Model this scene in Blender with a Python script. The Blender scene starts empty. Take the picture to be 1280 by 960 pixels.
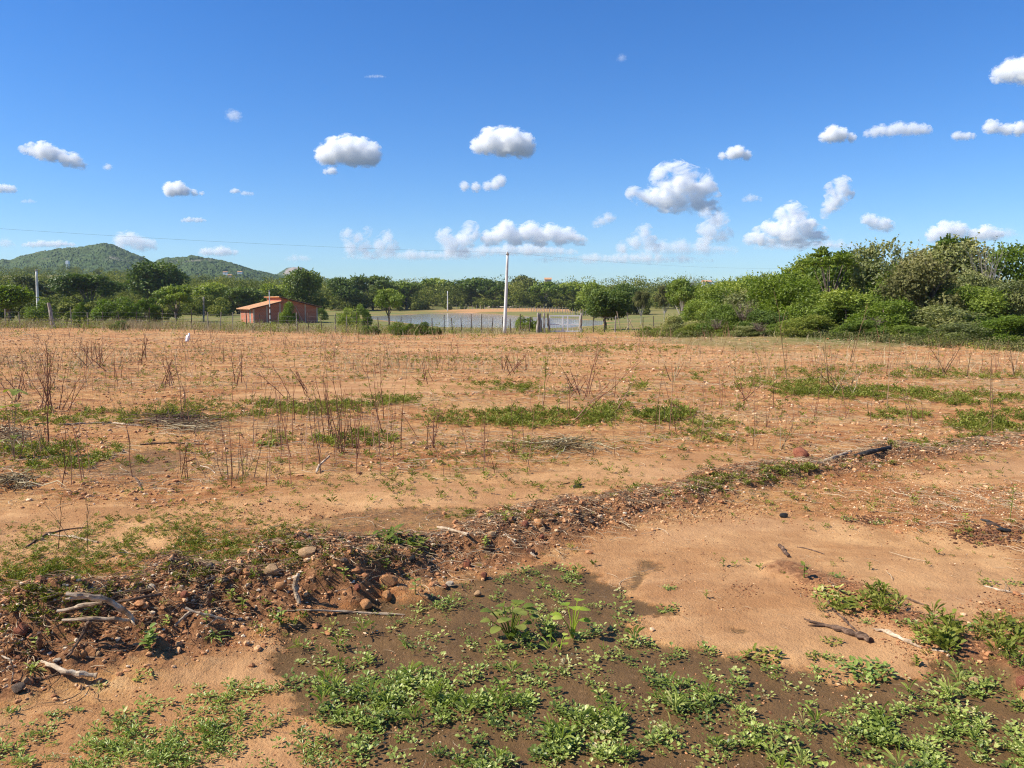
import bpy, bmesh, math, random
import numpy as np
from mathutils import Vector, Matrix
R = math.radians
RNG = np.random.default_rng(11)
random.seed(5)
sc = bpy.context.scene
COL = sc.collection

# ------------------------------------------------------------------ camera
CAMH, FPX, PITCH = 1.6, 967.0, math.atan(102 / 967.0)
CP, SP = math.cos(PITCH), math.sin(PITCH)
cam_d = bpy.data.cameras.new('camera'); cam = bpy.data.objects.new('camera', cam_d); COL.objects.link(cam)
cam_d.sensor_width = 36; cam_d.lens = 36 * FPX / 1280; cam_d.clip_end = 90000; cam_d.clip_start = .05
cam.location = (0, 0, CAMH); cam.rotation_euler = (math.pi / 2 - PITCH, 0, 0)
sc.camera = cam

# ------------------------------------------------------------------ noise
def _h(ix, iy, s):
    n = (ix.astype(np.int64) * 374761393 + iy.astype(np.int64) * 668265263 + s * 1442695041) & 0xffffffff
    n = ((n ^ (n >> 13)) * 1274126177) & 0xffffffff
    n = ((n ^ (n >> 16)) * 2246822519) & 0xffffffff
    return ((n ^ (n >> 15)) & 0xffffff) / float(0xffffff)
def vn(x, y, s=0):
    ix = np.floor(x); iy = np.floor(y); fx = x - ix; fy = y - iy
    fx = fx * fx * fx * (fx * (fx * 6 - 15) + 10); fy = fy * fy * fy * (fy * (fy * 6 - 15) + 10)
    a = _h(ix, iy, s); b = _h(ix + 1, iy, s); c = _h(ix, iy + 1, s); d = _h(ix + 1, iy + 1, s)
    return (a + (b - a) * fx) * (1 - fy) + (c + (d - c) * fx) * fy - .5
def fbm(x, y, o=4, s=0, g=.5):
    v = 0; a = 1
    for i in range(o):
        v = v + a * vn(x, y, s + i * 17); x = x * 2.03 + 5.1; y = y * 1.97 + 9.3; a *= g
    return v
def ss(a, b, x):
    t = np.clip((x - a) / (b - a), 0, 1); return t * t * (3 - 2 * t)

# ------------------------------------------------------------------ pixel <-> place (photo is 1280x960)
def ray(X, Y):
    a = (np.asarray(X, float) - 640) / FPX; b = (480 - np.asarray(Y, float)) / FPX
    return a, CP + b * SP, -SP + b * CP
def on_plane(X, Y, z=0.):
    dx, dy, dz = ray(X, Y); t = (z - CAMH) / dz
    return dx * t, dy * t
def project(x, y, z):
    dz = z - CAMH; dep = y * CP - dz * SP; up = y * SP + dz * CP; return 640 + x / dep * FPX, 480 - up / dep * FPX, dep
def poly_dist(px, py, P):
    """signed distance (inside negative) to closed polygon P"""
    P = np.asarray(P, float); n = len(P); d = np.full(px.shape, 1e9); ins = np.zeros(px.shape, bool)
    for i in range(n):
        ax, ay = P[i]; bx, by = P[(i + 1) % n]; ex, ey = bx - ax, by - ay
        t = np.clip(((px - ax) * ex + (py - ay) * ey) / (ex * ex + ey * ey + 1e-12), 0, 1)
        d = np.minimum(d, np.hypot(px - ax - t * ex, py - ay - t * ey))
        c = ((ay > py) != (by > py)) & (px < ex * (py - ay) / (ey if ey else 1e-12) + ax)
        ins ^= c
    return np.where(ins, -d, d)
def line_dist(px, py, P, W):
    """distance to polyline and interpolated value W"""
    P = np.asarray(P, float); d = np.full(px.shape, 1e9); w = np.zeros(px.shape); sg = np.zeros(px.shape)
    for i in range(len(P) - 1):
        ax, ay = P[i]; bx, by = P[i + 1]; ex, ey = bx - ax, by - ay
        t = np.clip(((px - ax) * ex + (py - ay) * ey) / (ex * ex + ey * ey), 0, 1)
        q = np.hypot(px - ax - t * ex, py - ay - t * ey)
        k = q < d; d = np.where(k, q, d); w = np.where(k, W[i] + (W[i + 1] - W[i]) * t, w)
    return d, w
def wp(L, z=0.):
    a = np.array(L, float); x, y = on_plane(a[:, 0], a[:, 1], z); return np.stack([x, y], 1)

BERM = wp([(-260, 915), (0, 822), (90, 802), (200, 778), (330, 748), (440, 722), (540, 697), (640, 668), (740, 645), (850, 622), (960, 596), (1040, 583), (1150, 568), (1280, 548), (1420, 530)])
BERM_H = [.19, .19, .20, .20, .19, .17, .15, .12, .10, .10, .10, .09, .08, .06, .04]
BERM2 = wp([(985, 716), (1040, 737), (1090, 757), (1150, 785), (1200, 812), (1280, 850)])
POND = wp([(462, 395.5), (505, 394), (545, 391.8), (585, 391), (625, 393.5), (660, 396.3), (700, 398.5), (746, 401), (742, 406), (700, 409), (650, 409.5), (600, 409), (555, 408.5), (535, 405.5), (505, 402), (470, 398.6)], -1.7)
WET = [wp(p) for p in (
    [(335, 830), (350, 800), (400, 778), (470, 765), (540, 752), (600, 722), (650, 706), (705, 703), (752, 716), (790, 742), (838, 756), (835, 770), (785, 772), (782, 797), (835, 800), (880, 812), (930, 826), (1000, 842), (1060, 857), (1138, 846), (1165, 812), (1230, 835), (1290, 870), (1330, 980), (470, 980), (400, 900), (350, 870)],
    [(380, 660), (400, 644), (470, 634), (560, 632), (640, 634), (600, 650), (540, 664), (440, 676), (395, 672)],
    [(120, 592), (140, 575), (190, 560), (236, 562), (225, 585), (180, 596)],
    [(790, 712), (800, 698), (835, 702), (842, 712), (815, 722), (790, 736)],
    [(905, 781), (925, 780), (930, 786), (908, 787)], [(1005, 803), (1020, 803), (1022, 810), (1004, 808)])]
SAND = [wp(p) for p in (
    [(690, 700), (740, 680), (850, 655), (960, 645), (1080, 648), (1180, 668), (1290, 690), (1300, 760), (1230, 790), (1150, 850), (1050, 862), (900, 830), (780, 800), (800, 740), (740, 712)],
    [(250, 640), (330, 612), (470, 598), (640, 600), (760, 578), (860, 566), (960, 568), (975, 585), (900, 606), (800, 622), (640, 640), (420, 660), (300, 665)],
    [(-60, 890), (120, 868), (230, 835), (330, 818), (350, 860), (420, 930), (470, 985), (-60, 985)],
    [(-40, 640), (150, 628), (260, 640), (200, 690), (-60, 720)],
    [(1130, 600), (1290, 565), (1290, 600), (1180, 620)],
    [(250, 500), (470, 472), (640, 478), (560, 492), (420, 498)])]

def base(x, y):
    yy = np.maximum(y, 0)
    z = np.interp(yy, [0, 14, 40, 68, 90, 105, 180, 250, 300, 400, 600, 1000, 3000], [0, 0, -.48, -1.07, -1.25, -1.5, -1.45, -1.3, -.3, 1.6, 4, 6, 10])
    u = x / (yy + 6.)
    z = z + ss(.12, .6, -u) * np.interp(yy, [200, 420, 800, 1400], [0, 5, 26, 30])
    z = z + ss(.12, .42, u + fbm(x / 14, y / 14, 2, 3) * .05) * np.interp(yy, [29, 42, 60, 160, 400], [0, .9, 1.3, .9, 0])
    z = z + .5 * ss(.12, .55, -u) * np.interp(yy, [30, 62, 120, 180], [0, 1, 1, 0])
    z = z + .5 * fbm(x / 60, y / 60, 2, 40) * ss(20, 120, yy)
    p = poly_dist(x, y, POND)
    z = np.where(p < 22, z * ss(-2, 22, p) + (-1.62 - .55 * ss(6, -10, p)) * (1 - ss(-2, 22, p)), z)
    # sand bank across the pond
    b = np.hypot((x - 4) / 27, (y - 262) / 13); z = z + .7 * np.exp(-b * b * 1.2)
    return z
def masks(x, y):
    near = y < 60
    wx = x + .12 * fbm(x * 2.2, y * 2.2, 5, 71, .62); wy = y + .18 * fbm(x * 2.2, y * 2.2, 5, 72, .62)
    wet = np.zeros(x.shape); sand = np.zeros(x.shape)
    for i, P in enumerate(WET):
        wet = np.maximum(wet, (1, .60, .68, .78, .8, .8, .8)[i] * (1 - ss(-.06, .02, poly_dist(wx, wy, P) + .09 * fbm(x * 9, y * 9, 4, 74, .6))))
    for P in SAND:
        sand = np.maximum(sand, 1 - ss(-.3, .35, poly_dist(wx, wy, P) + .35 * fbm(x * 1.1, y * 1.1, 3, 90)))
    d, h = line_dist(wx, wy, BERM, BERM_H)
    wdt = .26 + 1.6 * h
    bm = (1 - ss(.62, 1.12, d / wdt)) * (y < 22)
    d2, _ = line_dist(wx, wy, BERM2, [1] * len(BERM2))
    bm2 = 1 - ss(.07, .2, d2)
    wet = wet * (1 - bm)
    sand = sand * (1 - bm) * (1 - wet)
    return wet, sand, bm, bm2, d / wdt, h
def H(x, y, micro=True, M=None):
    x = np.asarray(x, float); y = np.asarray(y, float)
    z = base(x, y)
    wet, sand, bm, bm2, dn, h = M if M is not None else masks(x, y)
    z = z + h * np.exp(-dn * dn * 2.0) * (y < 22) * (1 + .9 * fbm(x * 2.3, y * 2.3, 2, 7))
    z = z + .03 * bm2 - .012 * wet
    if micro:
        rough = np.clip(1 - wet - sand * .9, 0.05, 1)
        far = 1 / (1 + (np.maximum(y, 0) / 60) ** 2)
        z = z + rough * far * (.045 * fbm(x * 1.3, y * 1.3, 3, 21) + .030 * np.abs(fbm(x * 5, y * 5, 3, 22)))
        z = z + bm * (.055 * fbm(x * 9, y * 9, 3, 25) + .03 * fbm(x * 26, y * 26, 2, 26))
        z = z + bm2 * (.02 * fbm(x * 22, y * 22, 2, 27))
        z = z + .012 * fbm(x * 3.1, y * 3.1, 3, 28) * far + .0035 * fbm(x * 16, y * 16, 3, 29) * far
    return z
def at(X, d, z=None):
    """point at forward distance d in pixel column X"""
    zz = float(base(np.array([(X - 640) / FPX * d]), np.array([float(d)]))[0]) if z is None else z
    return ((X - 640) / FPX * (d * CP + (CAMH - zz) * SP), float(d), zz)
def zY(Y, d):
    """height z seen at pixel row Y at forward distance d"""
    b = (480 - Y) / FPX; return CAMH + d * (-SP + b * CP) / (CP + b * SP)

# ------------------------------------------------------------------ mesh helpers
def mesh_np(name, V, F, smooth=False, attrs=None, mats=(), mi=None):
    V = np.asarray(V, np.float32).reshape(-1, 3)
    Fs = F if isinstance(F, list) else [F]
    Fs = [np.asarray(f, np.int32) for f in Fs if len(f)]
    me = bpy.data.meshes.new(name)
    me.vertices.add(len(V)); me.vertices.foreach_set('co', V.ravel())
    loops = np.concatenate([f.ravel() for f in Fs]); tot = np.concatenate([np.full(len(f), f.shape[1], np.int32) for f in Fs])
    st = np.concatenate([[0], np.cumsum(tot)[:-1]]).astype(np.int32)
    me.loops.add(len(loops)); me.loops.foreach_set('vertex_index', loops)
    me.polygons.add(len(tot)); me.polygons.foreach_set('loop_start', st); me.polygons.foreach_set('loop_total', tot)
    me.polygons.foreach_set('use_smooth', np.full(len(tot), smooth))
    if mi is not None: me.polygons.foreach_set('material_index', np.asarray(mi, np.int32))
    for k, a in (attrs or {}).items():
        a = np.asarray(a, np.float32)
        if a.ndim == 2:
            at_ = me.attributes.new(k, 'FLOAT_COLOR', 'POINT'); at_.data.foreach_set('color', a.ravel())
        else:
            at_ = me.attributes.new(k, 'FLOAT', 'POINT'); at_.data.foreach_set('value', a)
    for m in mats: me.materials.append(m)
    me.update(calc_edges=True); me.validate()
    return me
def link(name, me, parent=None, loc=None, rot=None, scale=None):
    o = bpy.data.objects.new(name, me); COL.objects.link(o)
    if parent is not None: o.parent = parent
    if loc is not None: o.location = [float(v) for v in loc]
    if rot is not None: o.rotation_euler = rot
    if scale is not None: o.scale = scale if hasattr(scale, '__len__') else (scale,) * 3
    return o
def tag(o, label=None, cat=None, group=None, kind=None):
    if label: o['label'] = label
    if cat: o['category'] = cat
    if group: o['group'] = group
    if kind: o['kind'] = kind
    return o
def empty(name, loc, label, cat, group=None, rz=0., scale=1.):
    o = link(name, None, None, loc, (0, 0, rz), scale); o.empty_display_size = .2
    return tag(o, label, cat, group)

class Acc:
    """collects vertices, faces (tri/quad) and one float per vertex ('tone')"""
    def __init__(s): s.V = []; s.T = []; s.Q = []; s.a = []; s.n = 0
    def add(s, V, F, tone=.5):
        V = np.asarray(V, float).reshape(-1, 3); F = np.asarray(F, int)
        s.V.append(V); (s.T if F.shape[1] == 3 else s.Q).append(F + s.n); s.n += len(V)
        s.a.append(np.broadcast_to(np.asarray(tone, float), (len(V),)).copy())
    def mesh(s, name, mats, smooth=False):
        F = []
        if s.T: F.append(np.concatenate(s.T))
        if s.Q: F.append(np.concatenate(s.Q))
        return mesh_np(name, np.concatenate(s.V), F, smooth, {'tone': np.concatenate(s.a)}, mats)
def tube(pts, rad, sides=6, cap=True, jit=0.):
    P = np.asarray(pts, float); n = len(P); rad = np.broadcast_to(np.asarray(rad, float), (n,))
    T = np.gradient(P, axis=0); T /= np.linalg.norm(T, axis=1)[:, None] + 1e-12
    ref = np.array([0, 0, 1.]) if abs(T[:, 2].mean()) < .8 else np.array([1., 0, 0])
    A = np.cross(T, ref); A /= np.linalg.norm(A, axis=1)[:, None] + 1e-12; B = np.cross(T, A)
    th = np.arange(sides) / sides * 2 * math.pi
    rr = rad[:, None] * (1 + (jit * (RNG.random((n, sides)) - .5) if jit else 0))
    V = P[:, None] + rr[..., None] * (np.cos(th)[None, :, None] * A[:, None] + np.sin(th)[None, :, None] * B[:, None])
    V = V.reshape(-1, 3)
    i = np.arange(n - 1)[:, None] * sides; j = np.arange(sides)[None]; k = (j + 1) % sides
    F = np.stack([i + j, i + k, i + sides + k, i + sides + j], -1).reshape(-1, 4)
    if cap and sides == 4: F = np.concatenate([F, [[3, 2, 1, 0]], [[(n - 1) * 4 + q for q in range(4)]]])
    elif cap:
        V = np.concatenate([V, P[:1], P[-1:]]); c0 = n * sides; c1 = c0 + 1; jj = np.arange(sides); kk = (jj + 1) % sides
        F = np.concatenate([F, np.stack([np.full(sides, c0), kk, jj, np.full(sides, c0)], -1)[:, [0, 1, 2, 2]] if 0 else np.zeros((0, 4), int)])
        caps = np.concatenate([np.stack([np.full(sides, c0), kk, jj], -1), np.stack([np.full(sides, c1), (n - 1) * sides + jj, (n - 1) * sides + kk], -1)])
        return V, F, caps
    return V, F, None
def add_tube(acc, pts, rad, sides=6, tone=.5, jit=0.):
    V, F, C = tube(pts, rad, sides, True, jit); n0 = acc.n; acc.add(V, F, tone)
    if C is not None: acc.T.append(C + n0)
def box(acc, c, s, rz=0., tone=.5):
    V = np.array([[x, y, z] for z in (-.5, .5) for y in (-.5, .5) for x in (-.5, .5)]) * np.array(s)
    ca, sa = math.cos(rz), math.sin(rz); V = np.stack([V[:, 0] * ca - V[:, 1] * sa, V[:, 0] * sa + V[:, 1] * ca, V[:, 2]], 1) + np.array(c)
    acc.add(V, [[0, 2, 3, 1], [4, 5, 7, 6], [0, 1, 5, 4], [2, 6, 7, 3], [0, 4, 6, 2], [1, 3, 7, 5]], tone)
def scatter(acc, pV, pF, pos, sc_, rz, tone, ax=None, ptone=None):
    """instance prototype at many places (merged).  sc_ (m,) or (m,3)"""
    pos = np.asarray(pos, float); m = len(pos); sc_ = np.asarray(sc_, float)
    if sc_.ndim == 1: sc_ = np.repeat(sc_[:, None], 3, 1)
    V = pV[None] * sc_[:, None]
    if ax is not None:                      # tilt about x by ax
        ca, sa = np.cos(ax)[:, None], np.sin(ax)[:, None]
        V = np.stack([V[..., 0], V[..., 1] * ca - V[..., 2] * sa, V[..., 1] * sa + V[..., 2] * ca], -1)
    ca, sa = np.cos(rz)[:, None], np.sin(rz)[:, None]
    V = np.stack([V[..., 0] * ca - V[..., 1] * sa, V[..., 0] * sa + V[..., 1] * ca, V[..., 2]], -1) + pos[:, None]
    n = len(pV); off = (np.arange(m) * n)[:, None, None]
    t = np.repeat(np.asarray(tone, float), n)
    if ptone is not None: t = np.clip(t + np.tile(ptone, m), 0, 1)
    acc.add(V.reshape(-1, 3), (np.asarray(pF)[None] + off).reshape(-1, np.asarray(pF).shape[1]), t)

# ------------------------------------------------------------------ materials
def mat(name): 
    m = bpy.data.materials.new(name); m.use_nodes = True; nt = m.node_tree; nt.nodes.clear()
    out = nt.nodes.new('ShaderNodeOutputMaterial'); return m, nt, out
class NT:
    def __init__(s, nt): s.nt = nt
    def n(s, t, **k):
        nd = s.nt.nodes.new(t)
        for a, b in k.items(): setattr(nd, a, b)
        return nd
    def l(s, a, b): s.nt.links.new(a, b)
    def noise(s, vec, scale, detail=4, rough=.55, dist=0):
        nd = s.n('ShaderNodeTexNoise'); nd.inputs['Scale'].default_value = scale; nd.inputs['Detail'].default_value = detail
        nd.inputs['Roughness'].default_value = rough; nd.inputs['Distortion'].default_value = dist; s.l(vec, nd.inputs['Vector']); return nd.outputs['Fac']
    def ramp(s, fac, stops, interp='LINEAR'):
        nd = s.n('ShaderNodeValToRGB'); cr = nd.color_ramp; cr.interpolation = interp
        while len(cr.elements) < len(stops): cr.elements.new(.5)
        for e, (p, c) in zip(cr.elements, stops):
            e.position = p; e.color = (*c, 1) if len(c) == 3 else c
        if fac is not None: s.l(fac, nd.inputs[0])
        return nd.outputs[0]
    def mix(s, fac, a, b, mode='MIX'):
        nd = s.n('ShaderNodeMix', data_type='RGBA', blend_type=mode)
        for sock, v in ((nd.inputs[0], fac), (nd.inputs[6], a), (nd.inputs[7], b)):
            if isinstance(v, (int, float)): sock.default_value = v
            elif isinstance(v, tuple): sock.default_value = (*v, 1)
            else: s.l(v, sock)
        return nd.outputs[2]
    def math(s, op, a, b=0., clamp=False):
        nd = s.n('ShaderNodeMath', operation=op, use_clamp=clamp)
        for i, v in enumerate((a, b)):
            if isinstance(v, (int, float)): nd.inputs[i].default_value = v
            else: s.l(v, nd.inputs[i])
        return nd.outputs[0]
    def mapr(s, v, a, b, c=0., d=1.):
        nd = s.n('ShaderNodeMapRange'); s.l(v, nd.inputs[0])
        for i, q in enumerate((a, b, c, d)): nd.inputs[i + 1].default_value = q
        return nd.outputs[0]
    def attr(s, name, out='Fac'): return s.n('ShaderNodeAttribute', attribute_name=name).outputs[out]
    def pos(s, obj=False):
        return s.n('ShaderNodeTexCoord').outputs['Object'] if obj else s.n('ShaderNodeNewGeometry').outputs['Position']
    def scaled(s, vec, v):
        nd = s.n('ShaderNodeMapping'); nd.inputs['Scale'].default_value = v; s.l(vec, nd.inputs[0]); return nd.outputs[0]
    def bump(s, h, st=.3, dist=.02, nrm=None):
        nd = s.n('ShaderNodeBump'); nd.inputs['Strength'].default_value = st; nd.inputs['Distance'].default_value = dist
        s.l(h, nd.inputs['Height'])
        if nrm is not None: s.l(nrm, nd.inputs['Normal'])
        return nd.outputs[0]
    def pr(s, col, rough=.85, nrm=None, spec=.3):
        nd = s.n('ShaderNodeBsdfPrincipled')
        if isinstance(col, tuple): nd.inputs['Base Color'].default_value = (*col, 1)
        else: s.l(col, nd.inputs['Base Color'])
        if isinstance(rough, (int, float)): nd.inputs['Roughness'].default_value = rough
        else: s.l(rough, nd.inputs['Roughness'])
        if isinstance(spec, (int, float)): nd.inputs['Specular IOR Level'].default_value = spec
        else: s.l(spec, nd.inputs['Specular IOR Level'])
        if nrm is not None: s.l(nrm, nd.inputs['Normal'])
        return nd

def leaf_mat(name, stops, trans=.35, rough=.5, spec=.35, obj_var=.25, nscale=.6):
    m, nt, out = mat(name); g = NT(nt)
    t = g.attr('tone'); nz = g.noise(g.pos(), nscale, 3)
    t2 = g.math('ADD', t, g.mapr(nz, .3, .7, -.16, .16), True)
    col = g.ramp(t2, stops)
    oi = g.n('ShaderNodeObjectInfo')
    hs = g.n('ShaderNodeHueSaturation'); g.l(col, hs.inputs['Color'])
    g.l(g.mapr(oi.outputs['Random'], 0, 1, 1 - obj_var, 1 + obj_var), hs.inputs['Value'])
    g.l(g.mapr(oi.outputs['Random'], 0, 1, .515, .485), hs.inputs['Hue'])
    c = hs.outputs[0]
    p = g.pr(c, rough, None, spec); tr = g.n('ShaderNodeBsdfTranslucent')
    tc = g.mix(1., c, (1.15, 1.25, .55), 'MULTIPLY'); g.l(tc, tr.inputs['Color'])
    mx = g.n('ShaderNodeMixShader'); mx.inputs[0].default_value = trans
    g.l(p.outputs[0], mx.inputs[1]); g.l(tr.outputs[0], mx.inputs[2]); g.l(mx.outputs[0], out.inputs[0])
    return m
def simple_mat(name, stops, scale=6., rough=.85, bump=.3, bd=.01, obj=True, spec=.25, stretch=(1, 1, 1), tone=False, det=5):
    m, nt, out = mat(name); g = NT(nt)
    v = g.scaled(g.pos(obj), stretch); nz = g.noise(v, scale, det, .62)
    f = nz
    if tone: f = g.math('ADD', g.attr('tone'), g.mapr(nz, .3, .7, -.18, .18), True)
    else: f = g.mapr(nz, .28, .72)
    col = g.ramp(f, stops)
    nr = g.bump(g.noise(v, scale * 3, 5, .65), bump, bd) if bump else None
    g.l(g.pr(col, rough, nr, spec).outputs[0], out.inputs[0]); return m

M = {}
M['leaf_mid'] = leaf_mat('leaf_mid', [(0, (0.086, 0.117, 0.018)), (.45, (0.180, 0.242, 0.032)), (1, (0.360, 0.393, 0.064))])
M['leaf_dark'] = leaf_mat('leaf_dark', [(0, (0.046, 0.075, 0.012)), (.5, (0.110, 0.159, 0.023)), (1, (0.233, 0.280, 0.049))], .28)
M['leaf_light'] = leaf_mat('leaf_light', [(0, (0.076, 0.115, 0.011)), (.5, (0.147, 0.207, 0.018)), (1, (0.239, 0.300, 0.040))], .4)
M['leaf_olive'] = leaf_mat('leaf_olive', [(0, (0.091, 0.101, 0.034)), (.5, (0.212, 0.230, 0.071)), (1, (0.423, 0.388, 0.149))], .3)
M['leaf_dry'] = leaf_mat('leaf_dry', [(0, (.07, .072, .026)), (.5, (.19, .185, .070)), (1, (.36, .32, .14))], .28, .8, .05)
M['leaf_far'] = leaf_mat('leaf_far', [(0, (0.034, 0.052, 0.010)), (.5, (0.103, 0.132, 0.023)), (1, (0.229, 0.236, 0.050))], .25, .7, .15, .2, .02)
M['leaf_herb'] = leaf_mat('leaf_herb', [(0, (0.077, 0.105, 0.021)), (.4, (0.212, 0.268, 0.046)), (.75, (0.364, 0.422, 0.091)), (.93, (0.518, 0.525, 0.183)), (1, (0.589, 0.481, 0.252))], .30, .42, .4, .15, 2.)
M['leaf_lime'] = leaf_mat('leaf_lime', [(0, (.22, .33, .03)), (.5, (.38, .48, .05)), (1, (.62, .66, .14))], .45, .5, .3, .02)
M['leaf_weed'] = leaf_mat('leaf_weed', [(0, (0.084, 0.103, 0.016)), (.5, (0.180, 0.215, 0.031)), (1, (0.350, 0.328, 0.083))], .32, .6, .2, .15, 1.)
M['straw'] = leaf_mat('straw', [(0, (.10, .055, .028)), (.5, (.34, .24, .12)), (1, (.62, .52, .33))], .2, .7, .2, .1, 2.)
M['stalk'] = simple_mat('dry_stalk', [(0, (.10, .040, .024)), (.5, (.24, .10, .055)), (1, (.46, .30, .18))], 8, .8, 0, tone=True)
M['bark'] = simple_mat('bark', [(0, (.06, .042, .028)), (.5, (.18, .135, .095)), (1, (.34, .28, .21))], 5, .9, .5, .02, stretch=(3, 3, .6))
M['pale_bark'] = simple_mat('pale_bark', [(0, (.14, .12, .10)), (.5, (.30, .27, .23)), (1, (.48, .45, .40))], 5, .9, .5, .02, stretch=(3, 3, .6))
M['bleached'] = simple_mat('bleached_wood', [(0, (.12, .07, .04)), (.35, (.30, .205, .125)), (.7, (.52, .40, .27)), (1, (.68, .57, .42))], 5, .8, .9, .008, stretch=(1.2, 6, 6))
M['brownwood'] = simple_mat('brown_wood', [(0, (.035, .02, .014)), (.5, (.10, .058, .036)), (1, (.27, .17, .11))], 6, .85, .9, .008, stretch=(1.2, 7, 7))
M['charred'] = simple_mat('charred_wood', [(0, (.006, .006, .006)), (.6, (.022, .021, .02)), (1, (.10, .09, .08))], 14, .7, .8, .01)
M['post_dark'] = simple_mat('weathered_post', [(0, (.03, .022, .016)), (.5, (.09, .068, .05)), (1, (.24, .19, .15))], 4, .9, .5, .02, stretch=(3, 3, .5))
M['post_pale'] = simple_mat('grey_post', [(0, (.14, .11, .085)), (.5, (.30, .26, .21)), (1, (.50, .45, .38))], 4, .9, .5, .02, stretch=(3, 3, .5))
M['wire'] = simple_mat('galvanised_wire', [(0, (.10, .10, .10)), (1, (.22, .22, .22))], 10, .5, 0)
M['cable'] = simple_mat('cable', [(0, (.05, .05, .055)), (1, (.09, .09, .10))], 1, .6, 0)
M['concrete'] = simple_mat('pole_concrete', [(0, (.52, .50, .45)), (.5, (.66, .64, .59)), (1, (.76, .74, .70))], 1.3, .8, .15, .01)
M['white_paint'] = simple_mat('worn_white_paint', [(0, (.60, .59, .56)), (.4, (.76, .75, .73)), (1, (.84, .84, .82))], 2.5, .6, .1, .005)
M['plastic'] = simple_mat('white_plastic', [(0, (.70, .70, .70)), (1, (.84, .84, .84))], 12, .4, .3, .01)
M['rust'] = simple_mat('stake_wood', [(0, (.09, .06, .045)), (1, (.22, .16, .12))], 2, .9, 0)
M['pebble'] = simple_mat('pebble', [(0, (.06, .030, .016)), (.3, (.20, .082, .037)), (.6, (.42, .19, .080)), (.85, (.58, .33, .155)), (1, (.72, .58, .40))], 60, .9, .5, .004, tone=True, obj=False)
def rock_mat(name, a, b, c): return simple_mat(name, [(0, a), (.5, b), (1, c)], 9, .88, .8, .012)
M['rock_orange'] = rock_mat('orange_stone', (.27, .105, .036), (.54, .25, .095), (.70, .40, .20))
M['rock_tan'] = rock_mat('tan_stone', (.28, .155, .07), (.52, .31, .15), (.68, .48, .28))
M['rock_red'] = rock_mat('red_stone', (.14, .045, .026), (.30, .10, .052), (.46, .19, .10))
M['rock_grey'] = rock_mat('grey_stone', (.06, .040, .028), (.15, .105, .075), (.32, .24, .17))
M['rock_pale'] = rock_mat('pale_stone', (.38, .29, .18), (.58, .46, .32), (.72, .61, .47))

# brick / tiles for the house
def brick_mat():
    m, nt, out = mat('hollow_brick_wall'); g = NT(nt)
    tc = g.n('ShaderNodeTexCoord'); sp = g.n('ShaderNodeSeparateXYZ'); g.l(tc.outputs['Object'], sp.inputs[0])
    cb = g.n('ShaderNodeCombineXYZ'); g.l(g.math('ADD', sp.outputs[0], sp.outputs[1]), cb.inputs[0]); g.l(sp.outputs[2], cb.inputs[1])
    b = g.n('ShaderNodeTexBrick'); g.l(cb.outputs[0], b.inputs['Vector'])
    b.inputs['Scale'].default_value = 1; b.inputs['Brick Width'].default_value = .3; b.inputs['Row Height'].default_value = .2; b.inputs['Mortar Size'].default_value = .012
    b.inputs['Color1'].default_value = (.50, .150, .075, 1); b.inputs['Color2'].default_value = (.38, .105, .055, 1); b.inputs['Mortar'].default_value = (.42, .30, .23, 1)
    c = g.mix(g.mapr(g.noise(tc.outputs['Object'], 1.3, 5), .4, .75, 0, .45), b.outputs[0], (.36, .12, .07))
    g.l(g.pr(c, .9, g.bump(b.outputs['Fac'], .5, -.01)).outputs[0], out.inputs[0]); return m
M['brick'] = brick_mat()
def tile_mat():
    m, nt, out = mat('clay_roof_tiles'); g = NT(nt); tc = g.n('ShaderNodeTexCoord')
    w = g.n('ShaderNodeTexWave', wave_type='BANDS', bands_direction='Y'); g.l(tc.outputs['Object'], w.inputs['Vector']); w.inputs['Scale'].default_value = 1.35
    n = g.noise(tc.outputs['Object'], 3, 5); c = g.ramp(n, [(.3, (.46, .22, .10)), (.55, (.62, .34, .17)), (.75, (.70, .43, .24))])
    c = g.mix(g.mapr(w.outputs['Fac'], 0, .3, .35, 0), c, (.22, .09, .05))
    g.l(g.pr(c, .85, g.bump(w.outputs['Fac'], .8, .05)).outputs[0], out.inputs[0]); return m
M['tile'] = tile_mat()
M['render'] = simple_mat('raw_concrete', [(0, (.38, .27, .20)), (1, (.56, .44, .35))], 2, .9, .1)
M['doorpaint'] = simple_mat('grey_green_door', [(0, (.16, .20, .17)), (1, (.26, .31, .27))], 2, .6, 0)
M['dark_board'] = simple_mat('dark_eave_board', [(0, (.05, .025, .02)), (1, (.11, .06, .045))], 2, .8, 0)

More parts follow.
